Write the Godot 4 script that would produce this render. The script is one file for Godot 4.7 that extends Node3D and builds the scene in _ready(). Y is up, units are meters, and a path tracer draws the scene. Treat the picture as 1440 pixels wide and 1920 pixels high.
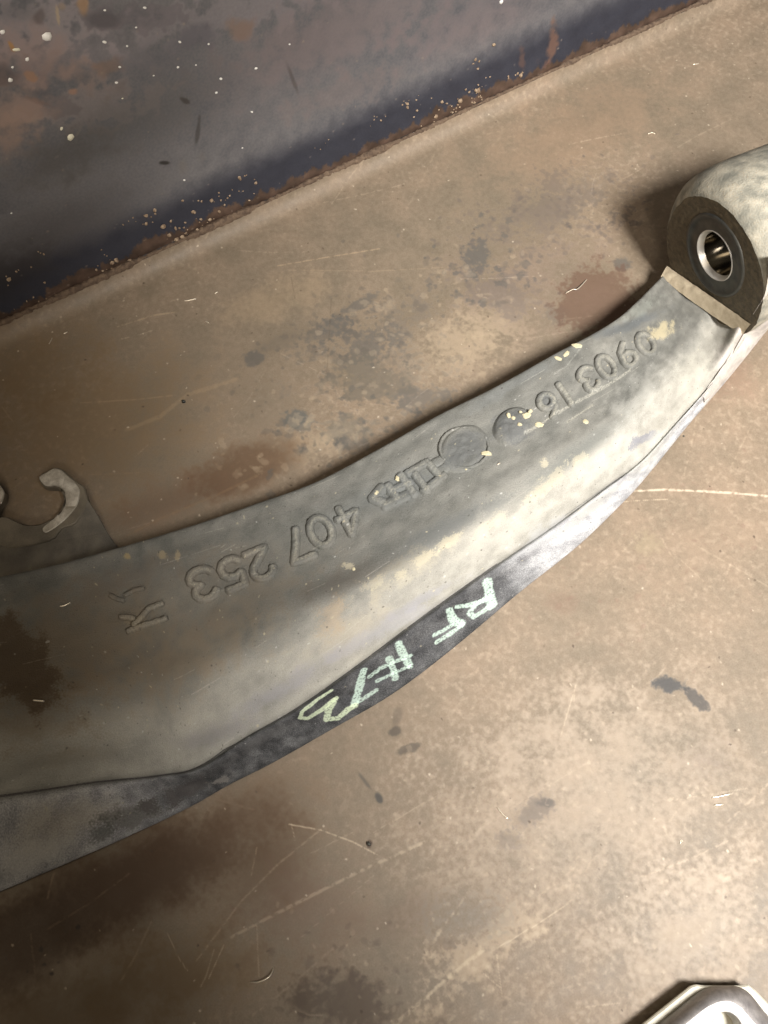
extends Node3D
# A forged steel suspension arm lying in a rusty steel tray, lit by a work lamp from the right, with an added spot for the wall. Units are metres.

const ROW_COUNT := 20
const PROFILE_COUNT := 17
const TRAY_LENGTH := 1.15      # along the back wall
const FLOOR_DEPTH := 0.75      # from the seam towards the viewer
const WALL_HEIGHT := 0.28
const BEND_RADIUS := 0.012
const BEND_ANGLE := 1.30900
const SEAM_HEIGHT := 0.009
const SEAM_START := Vector3(-0.49872, 0.009, 0.02963)      # left end of the seam between floor and wall
const ALONG := Vector3(0.85817, 0, -0.513365)          # along the seam
const OUT := Vector3(0.513365, 0, 0.85817)            # from the wall into the tray
const WALL_UP := Vector3(-0.071447, 0.990268, -0.119434)
const BOSS_CENTRE := Vector3(0.19539, 0.052, -0.13561)
const BOSS_AXIS := Vector3(0.882948, 0, -0.469472)
const BOSS_RADIUS := 0.044
const BUSH_CENTRE := Vector3(0.19429, 0.06077, -0.13768)   # the bush sits a little above the middle of the eye

# control points of the arm's cross-sections in millimetres, one row per station
var ROWS: PackedVector3Array = PackedVector3Array([
	Vector3(-285.3, 3, 73.6), Vector3(-286.1, 28, 68.1), Vector3(-286.2, 36, 67.6), Vector3(-283.7, 37.2, 76.3), Vector3(-277.6, 37.7, 102.8), Vector3(-272.1, 39.8, 123.1), Vector3(-268.6, 41, 136.2), Vector3(-267, 38.8, 148.4), Vector3(-267.4, 32.4, 160.7), Vector3(-269.2, 24.6, 170.4), Vector3(-269.4, 22.8, 173.2), Vector3(-270.2, 20.7, 174.5), Vector3(-268.6, 22.3, 178), Vector3(-266.3, 14.3, 206.4), Vector3(-264.4, 7.2, 231.3), Vector3(-264.1, 5, 237.5), Vector3(-265.6, 1, 227.6),
	Vector3(-238.5, 3, 67.6), Vector3(-239.5, 28, 62.2), Vector3(-239.6, 36, 61.7), Vector3(-237.1, 37.2, 70.4), Vector3(-230.7, 37.7, 97), Vector3(-225.2, 39.8, 117.4), Vector3(-221.7, 41, 130.6), Vector3(-219.7, 38.8, 142.8), Vector3(-219.4, 32.4, 155.1), Vector3(-220.3, 24.6, 164.8), Vector3(-220.3, 22.8, 167.6), Vector3(-220.9, 20.7, 168.9), Vector3(-220, 22.3, 171.8), Vector3(-221.3, 14.3, 195.3), Vector3(-222.6, 7.2, 216), Vector3(-223.1, 5, 221.1), Vector3(-224.8, 1, 211.3),
	Vector3(-203.3, 3, 59.8), Vector3(-204.1, 28, 54.4), Vector3(-204.1, 36, 53.9), Vector3(-202.1, 37.2, 62.9), Vector3(-197, 37.7, 90.3), Vector3(-192.6, 39.8, 111.4), Vector3(-189.8, 41, 125), Vector3(-188.3, 38.8, 137.5), Vector3(-188.2, 32.4, 150.2), Vector3(-189.1, 24.6, 160), Vector3(-189.2, 22.8, 162.9), Vector3(-189.7, 20.7, 164.2), Vector3(-188.7, 22.3, 166.7), Vector3(-187.9, 14.3, 185.6), Vector3(-187.3, 7.2, 202.4), Vector3(-187.2, 5, 206.6), Vector3(-188.6, 1, 196.7),
	Vector3(-172.4, 3, 52.4), Vector3(-173.8, 28, 47.1), Vector3(-173.9, 36, 46.6), Vector3(-171, 37.2, 55.7), Vector3(-162.7, 37.7, 83.5), Vector3(-156, 39.8, 104.8), Vector3(-151.7, 41, 118.5), Vector3(-148.6, 38.8, 131.1), Vector3(-146.3, 32.4, 143.9), Vector3(-145.3, 24.6, 153.7), Vector3(-144.9, 22.8, 156.7), Vector3(-145, 20.7, 157.9), Vector3(-144, 22.3, 159.7), Vector3(-141.6, 14.3, 172.3), Vector3(-139.5, 7.2, 183.5), Vector3(-139, 5, 186.3), Vector3(-141.6, 1, 176.7),
	Vector3(-142, 3, 43.2), Vector3(-143.4, 28, 37.9), Vector3(-143.5, 36, 37.4), Vector3(-140.7, 37.2, 47), Vector3(-132.5, 37.6, 76.2), Vector3(-125.9, 39.3, 98.6), Vector3(-121.7, 40.5, 113), Vector3(-118.4, 38.3, 126.3), Vector3(-115.7, 32.2, 139.7), Vector3(-114.2, 24.6, 150.1), Vector3(-113.6, 22.8, 153.2), Vector3(-113.6, 20.7, 154.5), Vector3(-112.6, 22.3, 155.6), Vector3(-107.9, 14.3, 162.1), Vector3(-103.6, 7.2, 167.9), Vector3(-102.6, 5, 169.4), Vector3(-105.1, 1, 159.7),
	Vector3(-121.4, 3, 36.2), Vector3(-122.6, 27.5, 30.8), Vector3(-122.8, 35.5, 30.4), Vector3(-120.1, 36.7, 40.2), Vector3(-112.3, 37.1, 70.2), Vector3(-106.2, 38.8, 93.2), Vector3(-102.2, 40, 108), Vector3(-99.1, 37.8, 121.6), Vector3(-96.3, 31.9, 135.4), Vector3(-94.6, 24.6, 146.1), Vector3(-94, 22.8, 149.2), Vector3(-94, 20.7, 150.5), Vector3(-92.9, 22.3, 151.3), Vector3(-87.6, 14.3, 154.3), Vector3(-82.7, 7.2, 157), Vector3(-81.5, 5, 157.6), Vector3(-83.8, 1, 147.9),
	Vector3(-96.1, 3, 27.2), Vector3(-97.4, 27, 21.8), Vector3(-97.5, 35, 21.3), Vector3(-95.1, 36.2, 30.7), Vector3(-88.2, 36.6, 59.3), Vector3(-82.7, 38.3, 81.2), Vector3(-79.1, 39.5, 95.4), Vector3(-76.2, 37.3, 108.3), Vector3(-73.5, 31.6, 121.3), Vector3(-71.7, 24.6, 131.3), Vector3(-71.2, 22.8, 134.3), Vector3(-71.1, 20.7, 135.5), Vector3(-70.1, 22.3, 136.4), Vector3(-64, 14.3, 140.5), Vector3(-58.5, 7.2, 144.2), Vector3(-57.2, 5, 145.1), Vector3(-59.4, 1, 135.3),
	Vector3(-69.1, 3, 16.4), Vector3(-70.4, 26.5, 11), Vector3(-70.5, 34.5, 10.5), Vector3(-68.2, 35.7, 19.6), Vector3(-61.6, 36.1, 46.9), Vector3(-56.4, 37.8, 68.1), Vector3(-53, 39, 81.7), Vector3(-50.1, 36.8, 94.1), Vector3(-47.2, 31.3, 106.5), Vector3(-45.1, 24.6, 115.9), Vector3(-44.5, 22.8, 118.7), Vector3(-44.3, 20.7, 119.8), Vector3(-43.4, 22.3, 120.8), Vector3(-36.9, 14.3, 124.8), Vector3(-31.1, 7.2, 128.4), Vector3(-29.6, 5, 129.2), Vector3(-32, 1, 119.5),
	Vector3(-37, 3, 3.1), Vector3(-38.4, 26, -2.2), Vector3(-38.6, 34, -2.7), Vector3(-36.4, 35.2, 5.5), Vector3(-29.8, 35.4, 30.2), Vector3(-24.7, 36.8, 49.3), Vector3(-21.3, 38, 61.8), Vector3(-18.2, 35.8, 72.9), Vector3(-15, 30.8, 84), Vector3(-12.4, 24.6, 92.4), Vector3(-11.6, 22.8, 94.8), Vector3(-11.3, 20.7, 95.6), Vector3(-10.4, 22.3, 96.9), Vector3(-3.1, 14.3, 102.4), Vector3(3.5, 7.2, 107.5), Vector3(5.2, 5, 108.6), Vector3(2.5, 1, 99),
	Vector3(-4.2, 3, -16.5), Vector3(-5.9, 25, -21.8), Vector3(-6, 33, -22.3), Vector3(-3.9, 34.2, -14.5), Vector3(2.9, 34.4, 8.4), Vector3(8.1, 35.8, 26.4), Vector3(11.5, 37, 38.2), Vector3(14.8, 34.8, 48.4), Vector3(18.6, 29.8, 58.5), Vector3(21.7, 23.6, 65.9), Vector3(22.6, 21.8, 68), Vector3(23.1, 19.7, 68.7), Vector3(23.7, 21.3, 70.2), Vector3(30.4, 13.8, 76.5), Vector3(36.4, 7.2, 82.2), Vector3(38, 5, 83.5), Vector3(35, 1, 73.9),
	Vector3(32.5, 3, -40.5), Vector3(30.9, 24, -45.8), Vector3(30.7, 32, -46.3), Vector3(32.6, 33.2, -38.6), Vector3(39, 33.4, -16.1), Vector3(43.7, 34.8, 1.7), Vector3(46.8, 36, 13.3), Vector3(50.1, 33.8, 23.3), Vector3(53.9, 28.8, 33), Vector3(57.3, 22.6, 39.9), Vector3(58.3, 20.8, 41.9), Vector3(58.9, 18.7, 42.5), Vector3(59.4, 20.3, 43.8), Vector3(66.9, 13.2, 47.7), Vector3(73.6, 7.2, 51.3), Vector3(75.3, 5, 52), Vector3(72.3, 1, 42.4),
	Vector3(67.5, 3, -60.8), Vector3(65.7, 23, -66), Vector3(65.5, 31, -66.4), Vector3(67.3, 32.2, -59.1), Vector3(73.7, 32.2, -37.8), Vector3(78.4, 33.3, -21), Vector3(81.4, 34.5, -9.8), Vector3(84.8, 32.3, -0.5), Vector3(89, 27.5, 8.5), Vector3(92.7, 21.6, 14.9), Vector3(93.8, 19.8, 16.7), Vector3(94.6, 17.7, 17.1), Vector3(95, 19.3, 18.3), Vector3(102.7, 12.7, 20.5), Vector3(109.5, 7.2, 22.7), Vector3(111.4, 5, 22.9), Vector3(108.2, 1, 13.5),
	Vector3(103, 3, -83.4), Vector3(101.6, 22.5, -88.7), Vector3(101.5, 30.5, -89.2), Vector3(102.6, 31.7, -81.7), Vector3(107.3, 31.4, -60.3), Vector3(110.6, 31.8, -43.6), Vector3(112.6, 33, -32.2), Vector3(115.4, 30.8, -22.8), Vector3(118.9, 25.8, -14), Vector3(122.3, 19.6, -7.8), Vector3(123.3, 17.8, -6.1), Vector3(124, 15.7, -5.7), Vector3(124.3, 17.3, -4.7), Vector3(132, 11.6, -5), Vector3(138.7, 7.2, -4.8), Vector3(140.7, 5, -5.3), Vector3(138.2, 1, -14.9),
	Vector3(126.7, 3, -97.7), Vector3(125.1, 22, -103), Vector3(125, 30, -103.4), Vector3(126.1, 31.2, -96.3), Vector3(131, 30.7, -76.2), Vector3(134.6, 30.8, -60.5), Vector3(136.7, 32, -49.6), Vector3(139.6, 29.8, -40.8), Vector3(143.6, 24.3, -32.9), Vector3(147.6, 17.6, -27.7), Vector3(148.7, 15.8, -26.1), Vector3(149.6, 13.7, -26), Vector3(149.4, 15.3, -24.9), Vector3(153.6, 10.5, -24.8), Vector3(157.1, 7.2, -24.2), Vector3(158.4, 5, -24.7), Vector3(155.4, 1, -34.3),
	Vector3(145, 3, -110.6), Vector3(142.6, 21, -115.6), Vector3(142.4, 29, -116), Vector3(144, 30.2, -109.9), Vector3(150.4, 29.7, -93), Vector3(155.1, 29.8, -79.8), Vector3(157.9, 31, -70.4), Vector3(161.7, 28.8, -63.1), Vector3(166.8, 23.3, -57.1), Vector3(171.7, 16.6, -53.5), Vector3(173.1, 14.8, -52.3), Vector3(174.1, 12.7, -52.4), Vector3(173.9, 14.3, -51.4), Vector3(177.9, 10.4, -52.4), Vector3(181.1, 8.2, -52.6), Vector3(182.5, 6, -53.6), Vector3(178.1, 1, -62.6),
	Vector3(159.2, 3, -125.3), Vector3(156.1, 18, -129.9), Vector3(155.9, 26, -130.3), Vector3(158, 27.2, -124.9), Vector3(166.3, 27.1, -110.5), Vector3(172.4, 27.8, -98.7), Vector3(176.1, 29, -90.6), Vector3(181, 26.8, -84.7), Vector3(186.4, 24.1, -78.5), Vector3(191.2, 20.6, -74.3), Vector3(192.9, 18.8, -73.6), Vector3(194.2, 16.7, -74), Vector3(193.7, 18.3, -72.7), Vector3(196.8, 13.1, -73), Vector3(199.2, 9.2, -72.7), Vector3(200.2, 7, -73.4), Vector3(194.7, 1, -81.7),
	Vector3(172, 3, -141.2), Vector3(169.3, 13, -146), Vector3(169, 21, -146.4), Vector3(171.3, 22.2, -141.4), Vector3(179.8, 23.3, -127.2), Vector3(185.5, 26.3, -114.8), Vector3(189.5, 27.5, -107.2), Vector3(194.7, 25.3, -102), Vector3(198.6, 27.3, -93.5), Vector3(201.5, 29.6, -86.2), Vector3(203.3, 27.8, -85.7), Vector3(204.7, 25.7, -86.3), Vector3(204.3, 27.3, -85.1), Vector3(210.3, 18.9, -88.7), Vector3(215.9, 11.2, -92), Vector3(217.4, 9, -93), Vector3(212.4, 1, -101.7),
	Vector3(182.2, 3, -154.1), Vector3(179.4, 8, -158.8), Vector3(179.1, 16, -159.2), Vector3(181.8, 17.2, -155), Vector3(191, 19.1, -143), Vector3(196.9, 23.8, -131.4), Vector3(201.4, 25, -125.2), Vector3(207.3, 22.8, -121.4), Vector3(209.9, 29.5, -111), Vector3(210.7, 37.6, -101), Vector3(212.7, 35.8, -100.9), Vector3(214.2, 33.7, -101.7), Vector3(214.2, 35.3, -100.7), Vector3(225.1, 24.6, -108.4), Vector3(235.4, 14.2, -115.9), Vector3(237.8, 12, -117.6), Vector3(232.8, 1, -126.2),
	Vector3(199.8, 3, -173.1), Vector3(196.2, 7, -177.3), Vector3(195.9, 15, -177.7), Vector3(198.8, 16.2, -174.6), Vector3(208.9, 18.1, -166.2), Vector3(215.4, 22.8, -157.3), Vector3(220.4, 24, -152.9), Vector3(226.9, 21.8, -151.1), Vector3(229.6, 29, -141.9), Vector3(230.4, 37.6, -132.5), Vector3(232.5, 35.8, -133), Vector3(234.2, 33.7, -134.2), Vector3(234.2, 35.3, -132.8), Vector3(246.4, 24.6, -139.5), Vector3(258, 14.2, -146), Vector3(260.7, 12, -147.4), Vector3(254.3, 1, -155),
	Vector3(223.3, 3, -194.6), Vector3(219.8, 7, -198.9), Vector3(219.5, 15, -199.2), Vector3(222.3, 16.2, -196.1), Vector3(232.4, 18.1, -187.5), Vector3(238.7, 22.8, -178.4), Vector3(243.7, 24, -173.8), Vector3(250.3, 21.8, -172.1), Vector3(253, 28.5, -163), Vector3(253.6, 36.6, -153.6), Vector3(255.9, 34.8, -154.2), Vector3(257.6, 32.7, -155.4), Vector3(257.6, 34.3, -153.9), Vector3(270.1, 24.1, -160), Vector3(281.8, 14.2, -166), Vector3(284.6, 12, -167.3), Vector3(278.2, 1, -175),
])
# place of each control point round the section, 0 at the back foot and 1 under the front edge
var ROUND: PackedFloat32Array = PackedFloat32Array([0.00000, 0.13033, 0.17687, 0.22589, 0.37029, 0.48251, 0.55647, 0.62286, 0.69483, 0.75739, 0.77522, 0.78901, 0.80177, 0.86468, 0.91956, 0.93693, 1.00000])

var rng := RandomNumberGenerator.new()
var names := {}
var M := {}


func _ready() -> void:
	rng.seed = 7
	var cam := Camera3D.new()
	cam.name = "camera"
	cam.fov = 54
	cam.near = 0.02
	cam.far = 30.0
	cam.position = Vector3(0, 0.53808, 0.23957)
	cam.rotation_degrees = Vector3(-66, 0, 0)
	cam.current = true
	add_child(cam)
	var we := WorldEnvironment.new()
	we.name = "surroundings"
	var env := Environment.new()
	env.background_mode = Environment.BG_COLOR
	env.background_color = Color(0.25, 0.24, 0.23)
	env.background_energy_multiplier = 1.0
	env.tonemap_mode = Environment.TONE_MAPPER_LINEAR
	env.tonemap_exposure = 1.22
	env.sdfgi_enabled = true
	env.ssao_enabled = true
	env.ssil_enabled = true
	we.environment = env
	add_child(we)
	var key := SpotLight3D.new()
	key.name = "work_lamp_light"
	key.position = Vector3(0.47, 0.95, 0.42)
	key.light_color = Color(1.0, 0.98, 0.965)
	key.light_energy = 2.45
	key.light_size = 0.13
	key.spot_range = 4.0
	key.spot_attenuation = 2.0
	key.spot_angle = 22.5
	key.spot_angle_attenuation = 0.22
	key.shadow_enabled = true
	add_child(key)
	key.look_at(Vector3(0.345, 0.0, 0.0), Vector3.UP)
	var fill := AreaLight3D.new()
	fill.name = "ceiling_lamp_light"
	fill.position = Vector3(-0.35, 1.25, 0.4)
	fill.area_size = Vector2(0.7, 0.25)
	fill.light_color = Color(1.0, 0.91, 0.78)
	fill.light_energy = 0.19
	fill.area_range = 6.0
	fill.shadow_enabled = true
	add_child(fill)
	fill.look_at(Vector3(-0.05, 0.0, 0.0), Vector3.FORWARD)
	var front := SpotLight3D.new()  # added spot out of view, shaped to brighten the back wall
	front.name = "added_wall_spot"
	front.position = Vector3(0.05, 1.0, 0.95)
	front.light_color = Color(1.0, 0.95, 0.90)
	front.light_energy = 1.15
	front.light_size = 0.2
	front.spot_range = 6.0
	front.spot_attenuation = 2.0
	front.spot_angle = 16.0
	front.spot_angle_attenuation = 1.0
	front.shadow_enabled = true
	add_child(front)
	front.look_at(Vector3(-0.06, 0.16, -0.38), Vector3.UP)

	make_materials()
	build_tray()
	build_arm()
	build_slotted_plate()
	build_bracket()
	build_shavings()


# ---------------------------------------------------------------- naming

func numbered(called: String) -> String:
	var n: int = names.get(called, 0)
	names[called] = n + 1
	return called if n == 0 else "%s_%03d" % [called, n]


func tag(o: Node, label: String, category := "", group := "", kind := "") -> void:
	if label:
		o.set_meta("label", label)
	if category:
		o.set_meta("category", category)
	if group:
		o.set_meta("group", group)
	if kind:
		o.set_meta("kind", kind)


func obj(called: String, mesh: Mesh, material: Material, parent: Node = self) -> MeshInstance3D:
	var o := MeshInstance3D.new()
	o.name = numbered(called) if parent == self else called
	o.mesh = mesh
	o.material_override = material
	o.cast_shadow = GeometryInstance3D.SHADOW_CASTING_SETTING_ON
	parent.add_child(o, true)
	return o


# ---------------------------------------------------------------- textures

func field(w: int, h: int, kind: int, freq: float, octaves: int, salt: int, ridged := false, squash := 1.0) -> PackedByteArray:
	var n := FastNoiseLite.new()
	n.seed = salt
	n.noise_type = kind
	n.frequency = freq
	n.fractal_type = FastNoiseLite.FRACTAL_RIDGED if ridged else FastNoiseLite.FRACTAL_FBM
	n.fractal_octaves = octaves
	n.fractal_gain = 0.55
	if squash == 1.0:
		return n.get_image(w, h).get_data()
	var im := n.get_image(int(w / squash), h)
	im.resize(w, h, Image.INTERPOLATE_CUBIC)
	return im.get_data()


class Canvas:
	var w: int
	var h: int
	var d: PackedByteArray
	var rough: PackedByteArray   # ragged edges
	var crumb: PackedByteArray   # broken strokes

	func _init(width: int, height: int) -> void:
		w = width
		h = height
		d.resize(w * h * 3)

	func put(i: int, a: float, c: Color) -> void:
		var k := i * 3
		d[k] = int(lerpf(d[k], c.r8, a))
		d[k + 1] = int(lerpf(d[k + 1], c.g8, a))
		d[k + 2] = int(lerpf(d[k + 2], c.b8, a))

	# an uneven patch: centre, half axes, turn, strength, softness of its edge, raggedness, colour
	func patch(b: Array, c: Color) -> void:
		var x0: float = b[0]
		var y0: float = b[1]
		var rx: float = b[2]
		var ry: float = b[3]
		var ca := cos(float(b[4]))
		var sa := sin(float(b[4]))
		var strength: float = b[5]
		var soft: float = b[6]
		var ragged: float = b[7]
		var reach := maxf(rx, ry) * (1.0 + ragged * 0.5)
		for y in range(maxi(0, int(y0 - reach)), mini(h, int(y0 + reach) + 1)):
			for x in range(maxi(0, int(x0 - reach)), mini(w, int(x0 + reach) + 1)):
				var dx := x - x0
				var dy := y - y0
				var p := (dx * ca + dy * sa) / rx
				var q := (dy * ca - dx * sa) / ry
				var i := y * w + x
				var v := 1.0 - sqrt(p * p + q * q) + (rough[i] / 255.0 - 0.5) * ragged
				if v > 0.0:
					put(i, strength * smoothstep(0.0, soft, v), c)

	# a worn stroke along points: half width, strength, how broken it is (0 whole, 1 mostly gone)
	func stroke(pts: PackedVector2Array, half: float, strength: float, broken: float, c: Color, soft := 0.5) -> void:
		var lo := pts[0]
		var hi := pts[0]
		for p in pts:
			lo = lo.min(p)
			hi = hi.max(p)
		for y in range(maxi(0, int(lo.y - half * 1.6)), mini(h, int(hi.y + half * 1.6) + 1)):
			for x in range(maxi(0, int(lo.x - half * 1.6)), mini(w, int(hi.x + half * 1.6) + 1)):
				var at := Vector2(x, y)
				var near := 1e9
				for k in pts.size() - 1:
					var ab := pts[k + 1] - pts[k]
					var t := clampf((at - pts[k]).dot(ab) / maxf(ab.length_squared(), 1e-6), 0.0, 1.0)
					near = minf(near, at.distance_squared_to(pts[k] + ab * t))
				var i := y * w + x
				var edge := 1.0 - sqrt(near) / half + (rough[i] / 255.0 - 0.5) * 0.5
				if edge <= 0.0:
					continue
				var keep := smoothstep(broken - 0.26, broken + 0.22, crumb[i] / 255.0) if broken > 0.0 else 1.0
				put(i, strength * keep * smoothstep(0.0, soft, edge), c)

	func texture() -> ImageTexture:
		var im := Image.create_from_data(w, h, false, Image.FORMAT_RGB8, d)
		return ImageTexture.create_from_image(im)


func blend(a: PackedByteArray, b: PackedByteArray, share: float) -> PackedByteArray:
	var d := PackedByteArray()
	d.resize(a.size())
	for i in a.size():
		d[i] = clampi(int((lerpf(a[i], b[i], share) - 128.0) * 1.5 + 128.0), 0, 255)
	return d


func grey_texture(w: int, h: int, a: PackedByteArray, b: PackedByteArray, share: float, lo: float, hi: float) -> ImageTexture:
	var d := PackedByteArray()
	d.resize(w * h)
	for i in w * h:
		d[i] = int(clampf(lerpf(lo, hi, (a[i] * (1.0 - share) + b[i] * share) / 255.0), 0.0, 1.0) * 255.0)
	return ImageTexture.create_from_image(Image.create_from_data(w, h, false, Image.FORMAT_L8, d))


func plain(colour: Color, rough: float, metal := 0.0) -> StandardMaterial3D:
	var m := StandardMaterial3D.new()
	m.albedo_color = colour
	m.roughness = rough
	m.metallic = metal
	return m


# a mottled metal laid on from three sides: two colours by noise, with grain
func mottled(a: Color, b: Color, freq: float, rough: float, metal: float, relief: float, salt: int, tile := 8.0, speck := Color(0, 0, 0, 0)) -> StandardMaterial3D:
	var size := 384
	var n1 := field(size, size, FastNoiseLite.TYPE_SIMPLEX_SMOOTH, freq, 5, salt)
	var n2 := field(size, size, FastNoiseLite.TYPE_SIMPLEX, 0.22, 3, salt + 1)
	var c := Canvas.new(size, size)
	for i in size * size:
		var t := clampf((n1[i] / 255.0 - 0.5) * 1.7 + 0.5 + (n2[i] / 255.0 - 0.5) * 0.5, 0.0, 1.0)
		var k := a.lerp(b, t)
		if speck.a > 0.0 and n2[i] > 208 and n1[i] > 120:
			k = k.lerp(speck, speck.a)
		c.d[i * 3] = k.r8
		c.d[i * 3 + 1] = k.g8
		c.d[i * 3 + 2] = k.b8
	var m := StandardMaterial3D.new()
	m.albedo_texture = c.texture()
	m.roughness_texture = grey_texture(size, size, n1, n2, 0.5, rough - 0.12, rough + 0.12)
	m.roughness = 1.0
	m.metallic = metal
	m.heightmap_enabled = true
	m.heightmap_scale = relief
	m.heightmap_texture = grey_texture(size, size, n1, n2, 0.45, 0.0, 1.0)
	m.uv1_triplanar = true
	m.uv1_world_triplanar = true
	m.uv1_scale = Vector3.ONE * tile
	return m


func make_materials() -> void:
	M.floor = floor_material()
	M.wall = wall_material()
	M.arm = arm_material()
	M.boss = mottled(Color8(122, 122, 112), Color8(192, 186, 168), 0.022, 0.8, 0.1, 0.07, 31, 9.0, Color(0.60, 0.46, 0.30, 0.6))
	M.face = mottled(Color8(70, 64, 52), Color8(112, 101, 80), 0.045, 0.6, 0.3, 0.06, 41, 14.0, Color(0.2, 0.17, 0.12, 0.6))
	M.ring = mottled(Color8(66, 67, 65), Color8(92, 91, 84), 0.02, 0.4, 0.6, 0.01, 51, 14.0)
	M.rib = mottled(Color8(164, 158, 152), Color8(204, 198, 188), 0.025, 0.8, 0.05, 0.03, 63, 14.0, Color(0.45, 0.42, 0.42, 0.5))
	M.lip = mottled(Color8(168, 154, 130), Color8(196, 184, 158), 0.03, 0.85, 0.0, 0.04, 61, 14.0)
	M.bore = plain(Color(0.42, 0.40, 0.36), 0.16, 1.0)
	M.chamfer = plain(Color(0.84, 0.83, 0.80), 0.38, 0.6)
	M.plate = mottled(Color8(106, 100, 88), Color8(134, 126, 110), 0.014, 0.55, 0.3, 0.02, 71, 9.0)
	M.plate_shaded = mottled(Color8(94, 90, 82), Color8(122, 116, 104), 0.014, 0.6, 0.3, 0.02, 73, 9.0)  # the plate metal again, with the slope's shade put into its colour
	M.polished = mottled(Color8(158, 150, 134), Color8(226, 220, 206), 0.012, 0.4, 0.35, 0.03, 81, 16.0)
	M.cast = mottled(Color8(112, 108, 107), Color8(158, 154, 150), 0.03, 0.5, 0.25, 0.012, 91, 12.0)
	M.milled = mottled(Color8(176, 174, 170), Color8(222, 220, 216), 0.03, 0.45, 0.1, 0.006, 95, 12.0)
	M.flange = mottled(Color8(190, 186, 168), Color8(218, 214, 198), 0.02, 0.55, 0.1, 0.008, 97, 12.0)
	M.paint = plain(Color(0.95, 0.95, 0.93), 0.45)
	M.paint_warm = plain(Color(0.92, 0.91, 0.82), 0.5)
	M.shaving = plain(Color(0.90, 0.86, 0.78), 0.3, 0.6)
	M.flake = mottled(Color8(178, 170, 138), Color8(204, 196, 164), 0.05, 0.85, 0.0, 0.03, 98, 20.0)
	M.grit = mottled(Color8(110, 90, 70), Color8(184, 166, 142), 0.05, 0.85, 0.0, 0.05, 99, 20.0)
	M.crust = mottled(Color8(72, 58, 47), Color8(122, 104, 86), 0.04, 0.9, 0.0, 0.08, 101, 14.0)


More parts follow.
